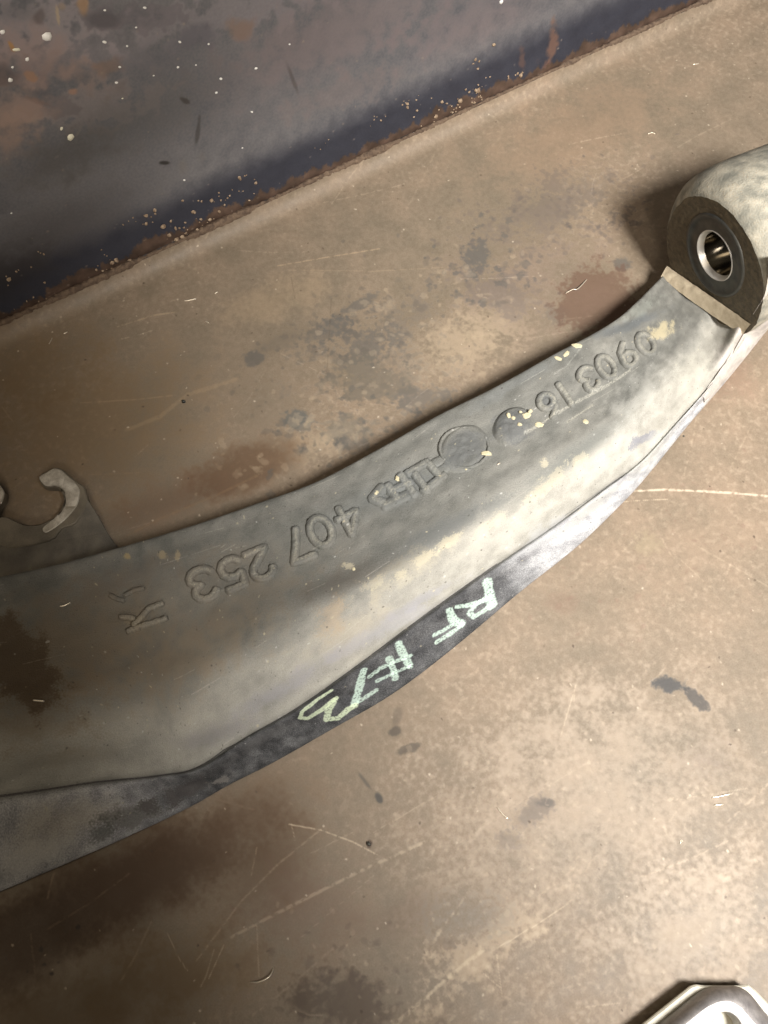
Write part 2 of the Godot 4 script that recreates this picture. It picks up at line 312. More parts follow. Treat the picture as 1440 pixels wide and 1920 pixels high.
func floor_material() -> StandardMaterial3D:
	var w := 2048
	var h := 1336
	var n1 := field(w, h, FastNoiseLite.TYPE_SIMPLEX_SMOOTH, 0.0030, 5, 1)
	var n2 := field(w, h, FastNoiseLite.TYPE_SIMPLEX_SMOOTH, 0.020, 5, 2)
	var n3 := field(w, h, FastNoiseLite.TYPE_SIMPLEX, 0.075, 4, 3)
	var n4 := field(w, h, FastNoiseLite.TYPE_SIMPLEX, 0.55, 2, 4)
	var n5 := field(w, h, FastNoiseLite.TYPE_SIMPLEX, 0.10, 5, 5)
	var c := Canvas.new(w, h)
	c.rough = blend(n2, n5, 0.42)
	c.crumb = n5
	for i in w * h:
		var low := (n1[i] - 128.0) / 128.0
		var mid := (n2[i] - 128.0) / 100.0
		var small := (n5[i] - 128.0) / 90.0
		var fine := (n4[i] - 128.0) / 80.0
		var fibre := maxf(0.0, n3[i] - 132.0) * 0.17 * clampf(0.4 + low * 1.6 + small * 0.6, 0.0, 1.2)
		var tone := low * 11.0 + mid * 7.0 + small * 4.5 + fine * 4.5 + fibre
		var k := i * 3
		c.d[k] = clampi(int(131.0 + tone), 0, 255)
		c.d[k + 1] = clampi(int(117.0 + tone * 0.98 - low * 2.5 - mid * 1.5), 0, 255)
		c.d[k + 2] = clampi(int(99.0 + tone * 0.93 - low * 3.5 - mid * 2.0), 0, 255)
	# [x, y, half axes, turn, strength, softness, raggedness, r, g, b]
	for b in [
		[1262.9, 95.5, 193.2, 87.2, 3.082, 0.45, 0.90, 0.80, 138, 116, 94],
		[969.9, 280.3, 93.9, 54.9, -3.075, 0.50, 0.80, 1.20, 166, 150, 126],
		[772.1, 312.6, 63.6, 29.0, -3.012, 0.55, 0.80, 1.20, 166, 150, 126],
		[1022.0, 277.9, 76.5, 41.7, -3.071, 0.30, 0.80, 1.20, 166, 150, 126],
		[822.0, 123.9, 105.7, 44.1, -3.043, 0.30, 0.90, 1.00, 150, 132, 104],
		[1092.2, 250.6, 132.8, 92.4, 3.097, 0.28, 0.90, 1.40, 120, 104, 94],
		[558.3, 161.8, 186.3, 128.2, -2.875, 0.50, 0.90, 0.70, 108, 88, 60],
		[540.0, 72.2, 114.9, 85.7, -3.024, 0.40, 0.90, 0.70, 108, 88, 60],
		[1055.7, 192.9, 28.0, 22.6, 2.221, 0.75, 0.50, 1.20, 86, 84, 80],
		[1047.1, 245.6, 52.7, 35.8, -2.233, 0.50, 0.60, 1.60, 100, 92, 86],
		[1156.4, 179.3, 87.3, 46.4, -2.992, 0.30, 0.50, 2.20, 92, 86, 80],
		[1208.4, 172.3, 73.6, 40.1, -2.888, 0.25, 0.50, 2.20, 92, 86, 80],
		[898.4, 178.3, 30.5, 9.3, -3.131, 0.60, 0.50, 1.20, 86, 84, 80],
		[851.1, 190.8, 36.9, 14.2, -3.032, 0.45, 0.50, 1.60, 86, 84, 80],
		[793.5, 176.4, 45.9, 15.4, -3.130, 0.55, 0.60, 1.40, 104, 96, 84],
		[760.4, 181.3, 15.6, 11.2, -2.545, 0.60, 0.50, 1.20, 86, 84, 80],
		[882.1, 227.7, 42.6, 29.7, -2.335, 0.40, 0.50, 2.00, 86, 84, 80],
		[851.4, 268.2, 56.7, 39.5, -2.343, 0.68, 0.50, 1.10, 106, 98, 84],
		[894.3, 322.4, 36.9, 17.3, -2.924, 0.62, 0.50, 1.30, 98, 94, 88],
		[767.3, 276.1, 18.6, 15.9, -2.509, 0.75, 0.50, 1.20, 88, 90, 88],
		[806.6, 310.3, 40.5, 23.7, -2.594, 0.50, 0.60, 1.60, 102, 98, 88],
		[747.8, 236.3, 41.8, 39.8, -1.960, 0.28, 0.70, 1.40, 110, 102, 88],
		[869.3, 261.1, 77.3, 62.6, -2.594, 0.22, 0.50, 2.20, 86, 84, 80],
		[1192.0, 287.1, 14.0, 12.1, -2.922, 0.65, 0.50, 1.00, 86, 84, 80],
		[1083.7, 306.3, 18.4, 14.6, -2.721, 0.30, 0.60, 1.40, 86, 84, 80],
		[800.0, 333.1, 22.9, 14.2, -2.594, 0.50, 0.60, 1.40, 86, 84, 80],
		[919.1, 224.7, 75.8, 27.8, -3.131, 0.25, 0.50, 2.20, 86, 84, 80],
		[1135.9, 311.7, 60.2, 49.8, 2.539, 0.66, 0.30, 0.80, 94, 72, 58],  # reddish brown patch left of the eye
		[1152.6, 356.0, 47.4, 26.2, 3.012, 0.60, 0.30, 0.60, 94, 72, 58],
		[685.7, 298.2, 84.7, 36.9, -3.044, 0.68, 0.60, 0.50, 92, 70, 50],  # soft shadow behind the arm, painted into the floor colour
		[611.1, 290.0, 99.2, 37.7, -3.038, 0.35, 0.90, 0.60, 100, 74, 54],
		[800.5, 765.0, 217.9, 154.2, -3.047, 0.42, 0.95, 1.10, 174, 161, 144],
		[814.5, 906.1, 125.9, 83.9, -3.009, 0.50, 0.90, 1.20, 174, 161, 144],
		[633.8, 822.9, 73.4, 25.8, 3.132, 0.45, 0.70, 1.60, 188, 170, 144],
		[791.4, 690.8, 134.6, 39.5, -3.030, 0.20, 0.90, 1.40, 174, 161, 144],
		[1047.7, 607.8, 110.9, 67.4, -3.052, 0.30, 0.90, 1.20, 140, 122, 102],
		[1191.6, 462.0, 77.5, 50.8, 3.133, 0.40, 0.90, 1.00, 124, 100, 84],
		[410.6, 612.9, 168.9, 52.0, -3.022, 0.82, 0.70, 0.40, 68, 47, 28],  # brown oil patches that also carry painted shade over the lower left
		[303.9, 610.6, 83.5, 50.2, -2.943, 0.75, 0.70, 0.40, 62, 44, 27],
		[314.1, 680.1, 145.2, 46.5, -2.826, 0.60, 0.90, 0.50, 82, 66, 42],
		[519.7, 662.4, 78.4, 57.1, 3.060, 0.60, 0.90, 0.50, 88, 68, 48],
		[313.6, 611.4, 96.9, 55.0, -2.960, 0.35, 0.90, 0.60, 80, 64, 46],
		[526.9, 617.9, 90.8, 43.7, -3.016, 0.45, 0.90, 0.60, 98, 78, 58],
		[409.0, 703.1, 135.2, 47.3, -2.829, 0.50, 0.90, 0.90, 104, 84, 56],
		[521.5, 794.6, 54.9, 27.1, -2.597, 0.72, 0.60, 1.20, 82, 70, 58],
		[527.2, 708.7, 70.1, 53.8, -2.829, 0.35, 0.80, 1.20, 108, 88, 74],
		[595.8, 760.0, 41.8, 22.2, -3.069, 0.28, 0.80, 1.40, 104, 88, 74],
		[930.3, 716.3, 19.3, 10.7, -2.466, 0.85, 0.40, 1.00, 62, 62, 62],
		[945.0, 740.9, 14.6, 6.6, -1.844, 0.75, 0.40, 1.00, 64, 62, 60],
		[635.4, 663.9, 7.8, 4.4, 1.559, 0.88, 0.50, 0.50, 70, 68, 64],
		[632.5, 645.3, 14.8, 2.5, -1.711, 0.70, 0.60, 0.60, 86, 80, 72],
		[679.7, 619.2, 7.6, 6.6, -2.613, 0.70, 0.50, 0.90, 72, 66, 58],
		[688.5, 608.5, 13.3, 5.1, 2.462, 0.40, 0.60, 1.00, 82, 74, 64],
		[683.0, 640.0, 12.1, 4.0, -2.948, 0.60, 0.50, 1.20, 72, 66, 58],
		[752.7, 747.5, 29.0, 13.1, 3.059, 0.60, 0.60, 1.40, 98, 90, 82],
		[767.3, 747.9, 11.8, 4.8, -2.615, 0.50, 0.50, 1.00, 76, 72, 68],
		[718.5, 758.8, 14.6, 10.2, -2.651, 0.40, 0.60, 1.40, 96, 88, 80],
		[652.5, 793.9, 37.8, 24.5, -2.627, 0.42, 0.70, 1.60, 116, 110, 100],
		[923.5, 798.9, 29.1, 5.1, -2.339, 0.15, 0.90, 1.00, 110, 95, 85],
		[820.8, 553.1, 27.6, 8.7, 3.138, 0.50, 0.70, 1.20, 100, 76, 58],
		[894.3, 597.0, 32.1, 13.5, -2.618, 0.25, 0.70, 1.40, 104, 84, 70],
		[1039.4, 480.0, 34.0, 13.0, -1.986, 0.30, 0.70, 1.20, 110, 84, 72],
		[1106.9, 427.5, 23.2, 13.9, -2.174, 0.40, 0.60, 1.00, 104, 78, 68],
		[1001.6, 587.2, 19.9, 15.3, -2.758, 0.30, 0.60, 1.40, 150, 140, 112],
		[918.0, 789.9, 31.9, 28.1, 2.977, 0.20, 0.90, 1.40, 120, 110, 100],
		[317.1, 645.7, 2.8, 2.1, -2.432, 0.90, 0.50, 0.50, 46, 34, 24],
		[314.3, 635.7, 2.3, 1.7, -2.453, 0.80, 0.50, 0.50, 46, 34, 24],
		[351.6, 623.0, 2.9, 2.5, -2.137, 0.90, 0.50, 0.50, 46, 34, 24],
		[316.6, 623.2, 3.1, 2.3, 1.790, 0.70, 0.50, 0.50, 46, 34, 24],
		[607.5, 694.6, 4.6, 3.4, 2.096, 0.85, 0.50, 0.50, 72, 58, 46],
	]:
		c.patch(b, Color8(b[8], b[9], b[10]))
	for s in [
		[1.78, 0.69, 0.36, [226, 212, 190], [Vector2(1015.8, 526.4), Vector2(1053.5, 546.1), Vector2(1081.7, 564.4), Vector2(1113.9, 586.5), Vector2(1145.2, 609.6)]],
		[0.79, 0.56, 0.32, [214, 198, 172], [Vector2(1006.4, 534.5), Vector2(1026.7, 544.5), Vector2(1051.5, 557.9)]],
		[0.81, 0.61, 0.28, [214, 198, 172], [Vector2(552.9, 641.8), Vector2(575.6, 661.3), Vector2(595.6, 685.2), Vector2(608.7, 706.0)]],
		[2.02, 0.33, 0.40, [214, 198, 172], [Vector2(462.7, 699.6), Vector2(529.3, 704.8), Vector2(591.8, 710.8), Vector2(654.4, 719.4)]],
		[1.15, 0.24, 0.40, [214, 198, 172], [Vector2(429.7, 700.8), Vector2(484.5, 678.0), Vector2(528.0, 667.3), Vector2(575.8, 660.9)]],
		[0.76, 0.41, 0.32, [214, 198, 172], [Vector2(658.9, 827.0), Vector2(702.7, 829.0), Vector2(737.6, 828.4)]],
		[0.93, 0.21, 0.40, [214, 198, 172], [Vector2(616.5, 688.0), Vector2(684.4, 689.9)]],
		[2.58, 0.41, 0.36, [210, 194, 166], [Vector2(552.3, 832.1), Vector2(604.9, 825.2), Vector2(648.4, 821.7)]],
		[1.28, 0.44, 0.32, [190, 166, 134], [Vector2(844.3, 82.6), Vector2(892.5, 98.9), Vector2(958.9, 122.3)]],
		[0.79, 0.24, 0.32, [190, 166, 134], [Vector2(852.1, 94.4), Vector2(936.9, 147.0), Vector2(1015.1, 186.6)]],
		[3.79, 0.29, 0.16, [168, 146, 114], [Vector2(598.8, 190.6), Vector2(638.5, 194.4), Vector2(675.4, 185.1), Vector2(729.6, 195.3)]],
		[1.11, 0.28, 0.32, [180, 156, 122], [Vector2(570.5, 134.2), Vector2(627.7, 162.9), Vector2(665.3, 179.1)]],
		[1.75, 0.24, 0.32, [150, 122, 90], [Vector2(540.1, 304.1), Vector2(585.4, 304.6), Vector2(644.8, 310.2), Vector2(694.4, 312.2)]],
		[1.08, 0.24, 0.32, [160, 136, 104], [Vector2(541.9, 219.5), Vector2(589.2, 244.9)]],
		[1.53, 0.37, 0.40, [196, 176, 144], [Vector2(647.6, 64.0), Vector2(691.0, 71.3), Vector2(713.6, 80.5)]],
		[0.91, 0.41, 0.40, [80, 70, 58], [Vector2(874.7, 155.4), Vector2(821.0, 240.3)]],
		[0.96, 0.33, 0.40, [80, 70, 58], [Vector2(849.6, 105.4), Vector2(838.8, 134.0)]],
		[0.80, 0.33, 0.28, [214, 198, 172], [Vector2(446.3, 700.8), Vector2(430.8, 716.2), Vector2(423.0, 721.3)]],
		[0.57, 0.33, 0.28, [214, 198, 172], [Vector2(417.5, 664.5), Vector2(416.4, 687.9), Vector2(418.8, 704.1)]],
		[0.82, 0.24, 0.40, [214, 198, 172], [Vector2(487.4, 702.8), Vector2(470.0, 739.6)]],
		[0.67, 0.41, 0.28, [214, 198, 172], [Vector2(455.1, 702.1), Vector2(432.0, 718.9)]],
		[0.58, 0.33, 0.32, [214, 198, 172], [Vector2(503.1, 663.0), Vector2(517.9, 645.2)]],
		[0.60, 0.37, 0.32, [214, 198, 172], [Vector2(555.0, 643.0), Vector2(551.2, 657.1)]],
		[0.91, 0.18, 0.40, [214, 198, 172], [Vector2(557.3, 674.2), Vector2(599.8, 678.0)]],
		[0.96, 0.12, 0.40, [214, 198, 172], [Vector2(678.4, 735.9), Vector2(749.6, 734.5), Vector2(820.3, 737.2)]],
		[0.71, 0.24, 0.40, [214, 198, 172], [Vector2(868.3, 805.5), Vector2(934.4, 832.7)]],
		[0.61, 0.33, 0.32, [214, 198, 172], [Vector2(813.2, 703.8), Vector2(853.7, 671.0), Vector2(842.0, 684.1)]],
		[0.70, 0.41, 0.32, [214, 198, 172], [Vector2(637.1, 834.8), Vector2(644.1, 853.6)]],
		[0.59, 0.37, 0.32, [214, 198, 172], [Vector2(656.1, 831.3), Vector2(641.5, 861.7)]],
		[3.22, 0.16, 0.40, [196, 184, 164], [Vector2(869.4, 882.2), Vector2(821.2, 935.0)]],
		[1.13, 0.12, 0.40, [214, 198, 172], [Vector2(922.6, 594.2), Vector2(1004.1, 574.8)]],
		[1.32, 0.18, 0.40, [214, 198, 172], [Vector2(1044.0, 612.5), Vector2(1079.9, 688.2)]],
		[0.67, 0.16, 0.40, [214, 198, 172], [Vector2(1020.3, 612.1), Vector2(1030.0, 665.1)]],
		[0.58, 0.16, 0.40, [214, 198, 172], [Vector2(514.5, 731.6), Vector2(597.8, 719.7)]],
		[0.88, 0.33, 0.36, [214, 198, 172], [Vector2(727.3, 929.7), Vector2(775.3, 948.9)]],
		[0.88, 0.28, 0.40, [214, 198, 172], [Vector2(691.8, 901.3), Vector2(725.5, 916.8)]],
	]:
		c.stroke(PackedVector2Array(s[4]), s[0], s[1], s[2], Color8(s[3][0], s[3][1], s[3][2]), 0.7)
	var r := RandomNumberGenerator.new()
	r.seed = 11
	# clusters of small marks: [x, y, spread along, spread across, turn, how many, size, strength, r, g, b]
	for b in [
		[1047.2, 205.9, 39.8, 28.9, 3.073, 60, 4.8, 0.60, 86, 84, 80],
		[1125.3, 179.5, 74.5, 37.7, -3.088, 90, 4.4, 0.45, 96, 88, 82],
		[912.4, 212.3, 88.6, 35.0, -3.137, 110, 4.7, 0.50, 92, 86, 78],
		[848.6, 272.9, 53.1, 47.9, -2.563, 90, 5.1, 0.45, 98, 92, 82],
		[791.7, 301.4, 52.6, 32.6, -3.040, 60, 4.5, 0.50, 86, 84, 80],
		[938.9, 261.8, 88.3, 47.7, 3.121, 110, 4.7, 0.40, 166, 150, 126],
		[1022.5, 243.8, 85.0, 42.0, 3.120, 80, 4.7, 0.35, 166, 150, 126],
		[749.2, 306.4, 51.8, 25.7, -3.013, 50, 5.0, 0.40, 166, 150, 126],
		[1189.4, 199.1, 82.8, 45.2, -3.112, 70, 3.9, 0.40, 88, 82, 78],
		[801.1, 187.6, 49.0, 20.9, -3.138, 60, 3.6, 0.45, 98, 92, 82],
		[828.1, 888.7, 82.4, 69.1, -2.937, 240, 2.2, 0.28, 196, 182, 160],
		[718.7, 797.3, 91.2, 71.9, -2.702, 220, 2.2, 0.25, 192, 176, 152],
		[865.7, 717.5, 102.5, 76.2, -2.719, 180, 2.0, 0.22, 190, 172, 150],
		[590.8, 821.7, 54.0, 25.5, -3.137, 90, 2.5, 0.30, 198, 182, 156],
		[551.3, 798.1, 46.0, 25.0, -2.600, 60, 4.5, 0.40, 84, 72, 62],
		[1027.7, 588.9, 100.0, 71.3, -2.723, 120, 3.0, 0.30, 116, 92, 78],
	]:
		for k in int(b[5]):
			var off := Vector2(r.randfn() * float(b[2]), r.randfn() * float(b[3])).rotated(float(b[4]))
			var size := float(b[6]) * r.randf_range(0.35, 1.4)
			c.patch([b[0] + off.x, b[1] + off.y, size, size * r.randf_range(0.4, 1.0), r.randf() * PI, float(b[7]) * r.randf_range(0.5, 1.0), 0.5, 1.8], Color8(b[8], b[9], b[10]))
	for k in 150:   # faint hairline scratches
		var p := Vector2(r.randf() * w, r.randf() * h)
		var a := r.randf_range(-0.5, 0.9) if r.randf() < 0.6 else r.randf() * PI
		var len := r.randf_range(12, 110)
		var q := p + Vector2(cos(a), -sin(a)) * len * 0.5 + Vector2(r.randf_range(-4, 4), r.randf_range(-4, 4))
		var e := q + Vector2(cos(a + r.randf_range(-0.2, 0.2)), -sin(a)) * len * 0.5
		c.stroke(PackedVector2Array([p, q, e]), r.randf_range(0.7, 1.3), r.randf_range(0.10, 0.30), 0.45, Color8(206, 188, 164))
	for k in 1500:   # pale specks of dust and small dark pits
		var pale := r.randf() < 0.62
		c.patch([r.randf() * w, r.randf() * h, r.randf_range(0.8, 2.2), r.randf_range(0.7, 1.5), r.randf() * PI, r.randf_range(0.3, 0.8), 0.6, 0.3], Color8(214, 202, 182) if pale else Color8(66, 54, 44))
	var m := StandardMaterial3D.new()
	m.albedo_texture = c.texture()
	m.roughness = 1.0
	m.roughness_texture = grey_texture(w, h, n2, n4, 0.4, 0.46, 0.74)
	m.metallic = 0.0
	m.heightmap_enabled = true
	m.heightmap_scale = 0.02
	m.heightmap_texture = grey_texture(w, h, n2, n4, 0.35, 0.0, 1.0)
	m.texture_repeat = false
	return m


func wall_material() -> StandardMaterial3D:
	var w := 1640
	var h := 400
	var n1 := field(w, h, FastNoiseLite.TYPE_SIMPLEX_SMOOTH, 0.0055, 4, 21)
	var n2 := field(w, h, FastNoiseLite.TYPE_SIMPLEX_SMOOTH, 0.045, 5, 22)
	var n4 := field(w, h, FastNoiseLite.TYPE_SIMPLEX, 0.3, 2, 24)
	var c := Canvas.new(w, h)
	c.rough = n2
	c.crumb = field(w, h, FastNoiseLite.TYPE_SIMPLEX, 0.1, 3, 25)
	for y in h:
		var up := float(y) / h * WALL_HEIGHT
		for x in w:
			var i := y * w + x
			var low := (n1[i] - 128.0) / 128.0
			var mid := (n2[i] - 128.0) / 128.0
			var fine := (n4[i] - 128.0) / 128.0
			var tone := low * 7.0 + mid * 12.0 + fine * 8.0
			# the bottom of the sheet is darker and bluer up to an uneven line
			var dark_band := 1.0 - smoothstep(0.020, 0.044, up + mid * 0.0015 + low * 0.002)
			var k := i * 3
			c.d[k] = clampi(int(lerpf(114.0, 54.0, dark_band) + tone * lerpf(1.0, 0.4, dark_band)), 0, 255)
			c.d[k + 1] = clampi(int(lerpf(114.0, 57.0, dark_band) + tone * lerpf(0.95, 0.4, dark_band)), 0, 255)
			c.d[k + 2] = clampi(int(lerpf(117.0, 68.0, dark_band) + tone * lerpf(0.85, 0.4, dark_band)), 0, 255)
	for b in [
		[573.8, 214.4, 105.0, 52.7, 2.738, 0.45, 0.80, 1.00, 144, 138, 142],
		[552.5, 235.9, 76.8, 27.2, 2.759, 0.40, 0.35, 2.00, 168, 158, 160],
		[573.3, 163.6, 64.0, 27.2, 2.887, 0.40, 0.35, 2.00, 154, 142, 138],
		[696.5, 187.2, 100.2, 21.7, 2.919, 0.40, 0.35, 1.80, 148, 141, 145],
		[626.3, 215.0, 50.8, 12.1, 2.761, 0.40, 0.30, 2.00, 96, 92, 98],
		[536.0, 194.4, 49.6, 16.4, 2.182, 0.40, 0.30, 2.00, 100, 94, 96],
		[797.6, 137.4, 128.7, 45.3, 3.045, 0.40, 0.60, 1.40, 128, 117, 118],
		[928.1, 95.7, 106.4, 28.9, 3.136, 0.35, 0.60, 1.40, 127, 117, 119],
		[795.5, 75.0, 83.9, 22.7, 3.044, 0.30, 0.60, 1.60, 125, 113, 110],
		[508.7, 64.2, 135.6, 44.4, -3.139, 0.50, 0.95, 0.60, 70, 68, 70],
		[456.2, 43.7, 72.0, 34.3, -3.128, 0.60, 0.90, 0.60, 46, 44, 46],
		[754.7, 129.9, 175.0, 55.9, 3.055, 0.30, 0.95, 0.70, 122, 110, 110],
		[939.9, 80.2, 130.2, 35.8, 3.131, 0.35, 0.95, 0.60, 124, 113, 113],
		[517.8, 181.4, 38.3, 34.7, 2.540, 0.60, 0.70, 1.00, 168, 142, 128],
		[545.2, 217.5, 55.0, 36.2, 2.546, 0.55, 0.80, 1.20, 156, 136, 130],
		[506.5, 164.7, 31.6, 24.3, 1.247, 0.40, 0.80, 1.00, 162, 138, 124],
		[706.7, 173.0, 19.3, 11.2, 2.672, 0.55, 0.70, 1.20, 132, 108, 92],
		[596.3, 184.6, 14.6, 9.4, 2.680, 0.45, 0.70, 1.20, 130, 104, 86],
		[572.8, 187.7, 46.9, 16.8, 2.462, 0.35, 0.80, 1.60, 136, 116, 106],
		[595.0, 237.8, 10.0, 5.6, 1.244, 0.60, 0.60, 1.00, 176, 138, 96],
		[606.2, 220.8, 18.1, 9.6, 2.743, 0.65, 0.70, 1.00, 84, 82, 86],
		[671.4, 181.2, 28.9, 14.9, 2.868, 0.50, 0.70, 1.00, 86, 86, 94],
		[636.8, 174.5, 52.0, 22.7, 3.069, 0.40, 0.80, 1.20, 98, 98, 104],
		[605.7, 133.7, 114.7, 44.6, -3.117, 0.45, 0.95, 0.70, 84, 84, 84],
		[537.8, 129.1, 64.4, 34.3, -3.103, 0.40, 0.90, 0.80, 74, 72, 70],
		[549.7, 249.3, 22.5, 11.3, 2.772, 0.40, 0.80, 1.20, 100, 100, 104],
		[521.1, 210.0, 15.5, 10.7, 2.725, 0.40, 0.70, 1.20, 64, 62, 64],
		[562.5, 240.2, 7.7, 5.4, 1.205, 0.40, 0.60, 1.00, 72, 64, 62],
		[1028.2, 27.4, 32.0, 8.3, 1.533, 0.75, 0.50, 0.90, 122, 92, 78],
		[1024.9, 4.8, 15.8, 9.5, 2.243, 0.60, 0.50, 1.20, 130, 92, 74],
		[992.4, 24.6, 18.5, 5.0, 1.669, 0.50, 0.50, 1.20, 116, 86, 74],
		[616.6, 83.8, 7.0, 2.6, 2.655, 0.85, 0.50, 0.50, 44, 42, 40],
		[652.9, 101.1, 22.7, 3.0, 1.185, 0.50, 0.60, 0.80, 54, 52, 50],
		[630.7, 73.3, 9.7, 5.9, 1.434, 0.35, 0.70, 0.60, 124, 118, 112],
		[650.3, 74.2, 8.6, 4.5, 1.409, 0.25, 0.70, 0.60, 124, 118, 112],
		[649.0, 132.1, 7.2, 2.7, 2.232, 0.60, 0.50, 1.00, 52, 48, 44],
		[747.2, 109.8, 21.8, 2.4, 1.741, 0.40, 0.60, 0.60, 66, 58, 56],
		[535.7, 182.8, 16.7, 2.5, 2.356, 0.40, 0.60, 0.80, 120, 100, 92],
		[564.9, 178.0, 5.1, 3.9, 2.625, 0.60, 0.50, 1.00, 172, 132, 108],
		[539.1, 202.2, 6.5, 4.1, 2.163, 0.50, 0.50, 1.10, 164, 124, 92],
		[534.9, 228.2, 5.5, 1.9, 1.683, 0.80, 0.50, 0.40, 176, 134, 84],
		[574.3, 236.4, 10.1, 1.6, 1.353, 0.80, 0.50, 0.30, 176, 160, 136],
		[579.6, 241.7, 3.5, 3.1, 2.141, 0.50, 0.50, 0.50, 150, 132, 110],
		[533.1, 131.4, 3.4, 1.5, -2.895, 0.50, 0.60, 0.50, 120, 116, 112],
		[557.5, 144.8, 6.2, 1.8, 0.720, 0.40, 0.60, 0.40, 130, 126, 118],
	]:
		c.patch(b, Color8(b[8], b[9], b[10]))
	# rust creeping up from the seam
	var creep := FastNoiseLite.new()
	creep.seed = 77
	creep.frequency = 0.02
	creep.fractal_octaves = 5
	for x in w:
		var high := 6.5 + 20.0 * absf(creep.get_noise_1d(x)) + 6.0 * creep.get_noise_1d(x * 4.0 + 500.0)
		for y in mini(h, 30):
			var i := y * w + x
			var a := smoothstep(0.0, 2.5, high - y + (n4[i] - 128.0) / 64.0)
			if a > 0.0:
				var t := n2[i] / 255.0
				c.put(i, a * 0.92, Color8(int(62 + 54 * t), int(49 + 44 * t), int(40 + 38 * t)))
	var r := RandomNumberGenerator.new()
	r.seed = 5
	for k in 340:
		c.patch([r.randf() * w, pow(r.randf(), 2.2) * h * 0.8, r.randf_range(0.7, 2.0), r.randf_range(0.7, 1.8), 0.0, r.randf_range(0.25, 0.7), 0.7, 0.4], Color8(150, 138, 126))
	var m := StandardMaterial3D.new()
	m.albedo_texture = c.texture()
	m.roughness = 1.0
	m.roughness_texture = grey_texture(w, h, n2, n4, 0.3, 0.30, 0.62)
	m.metallic = 0.15
	m.heightmap_enabled = true
	m.heightmap_scale = 0.015
	m.heightmap_texture = grey_texture(w, h, n2, n4, 0.3, 0.0, 1.0)
	m.texture_repeat = false
	return m


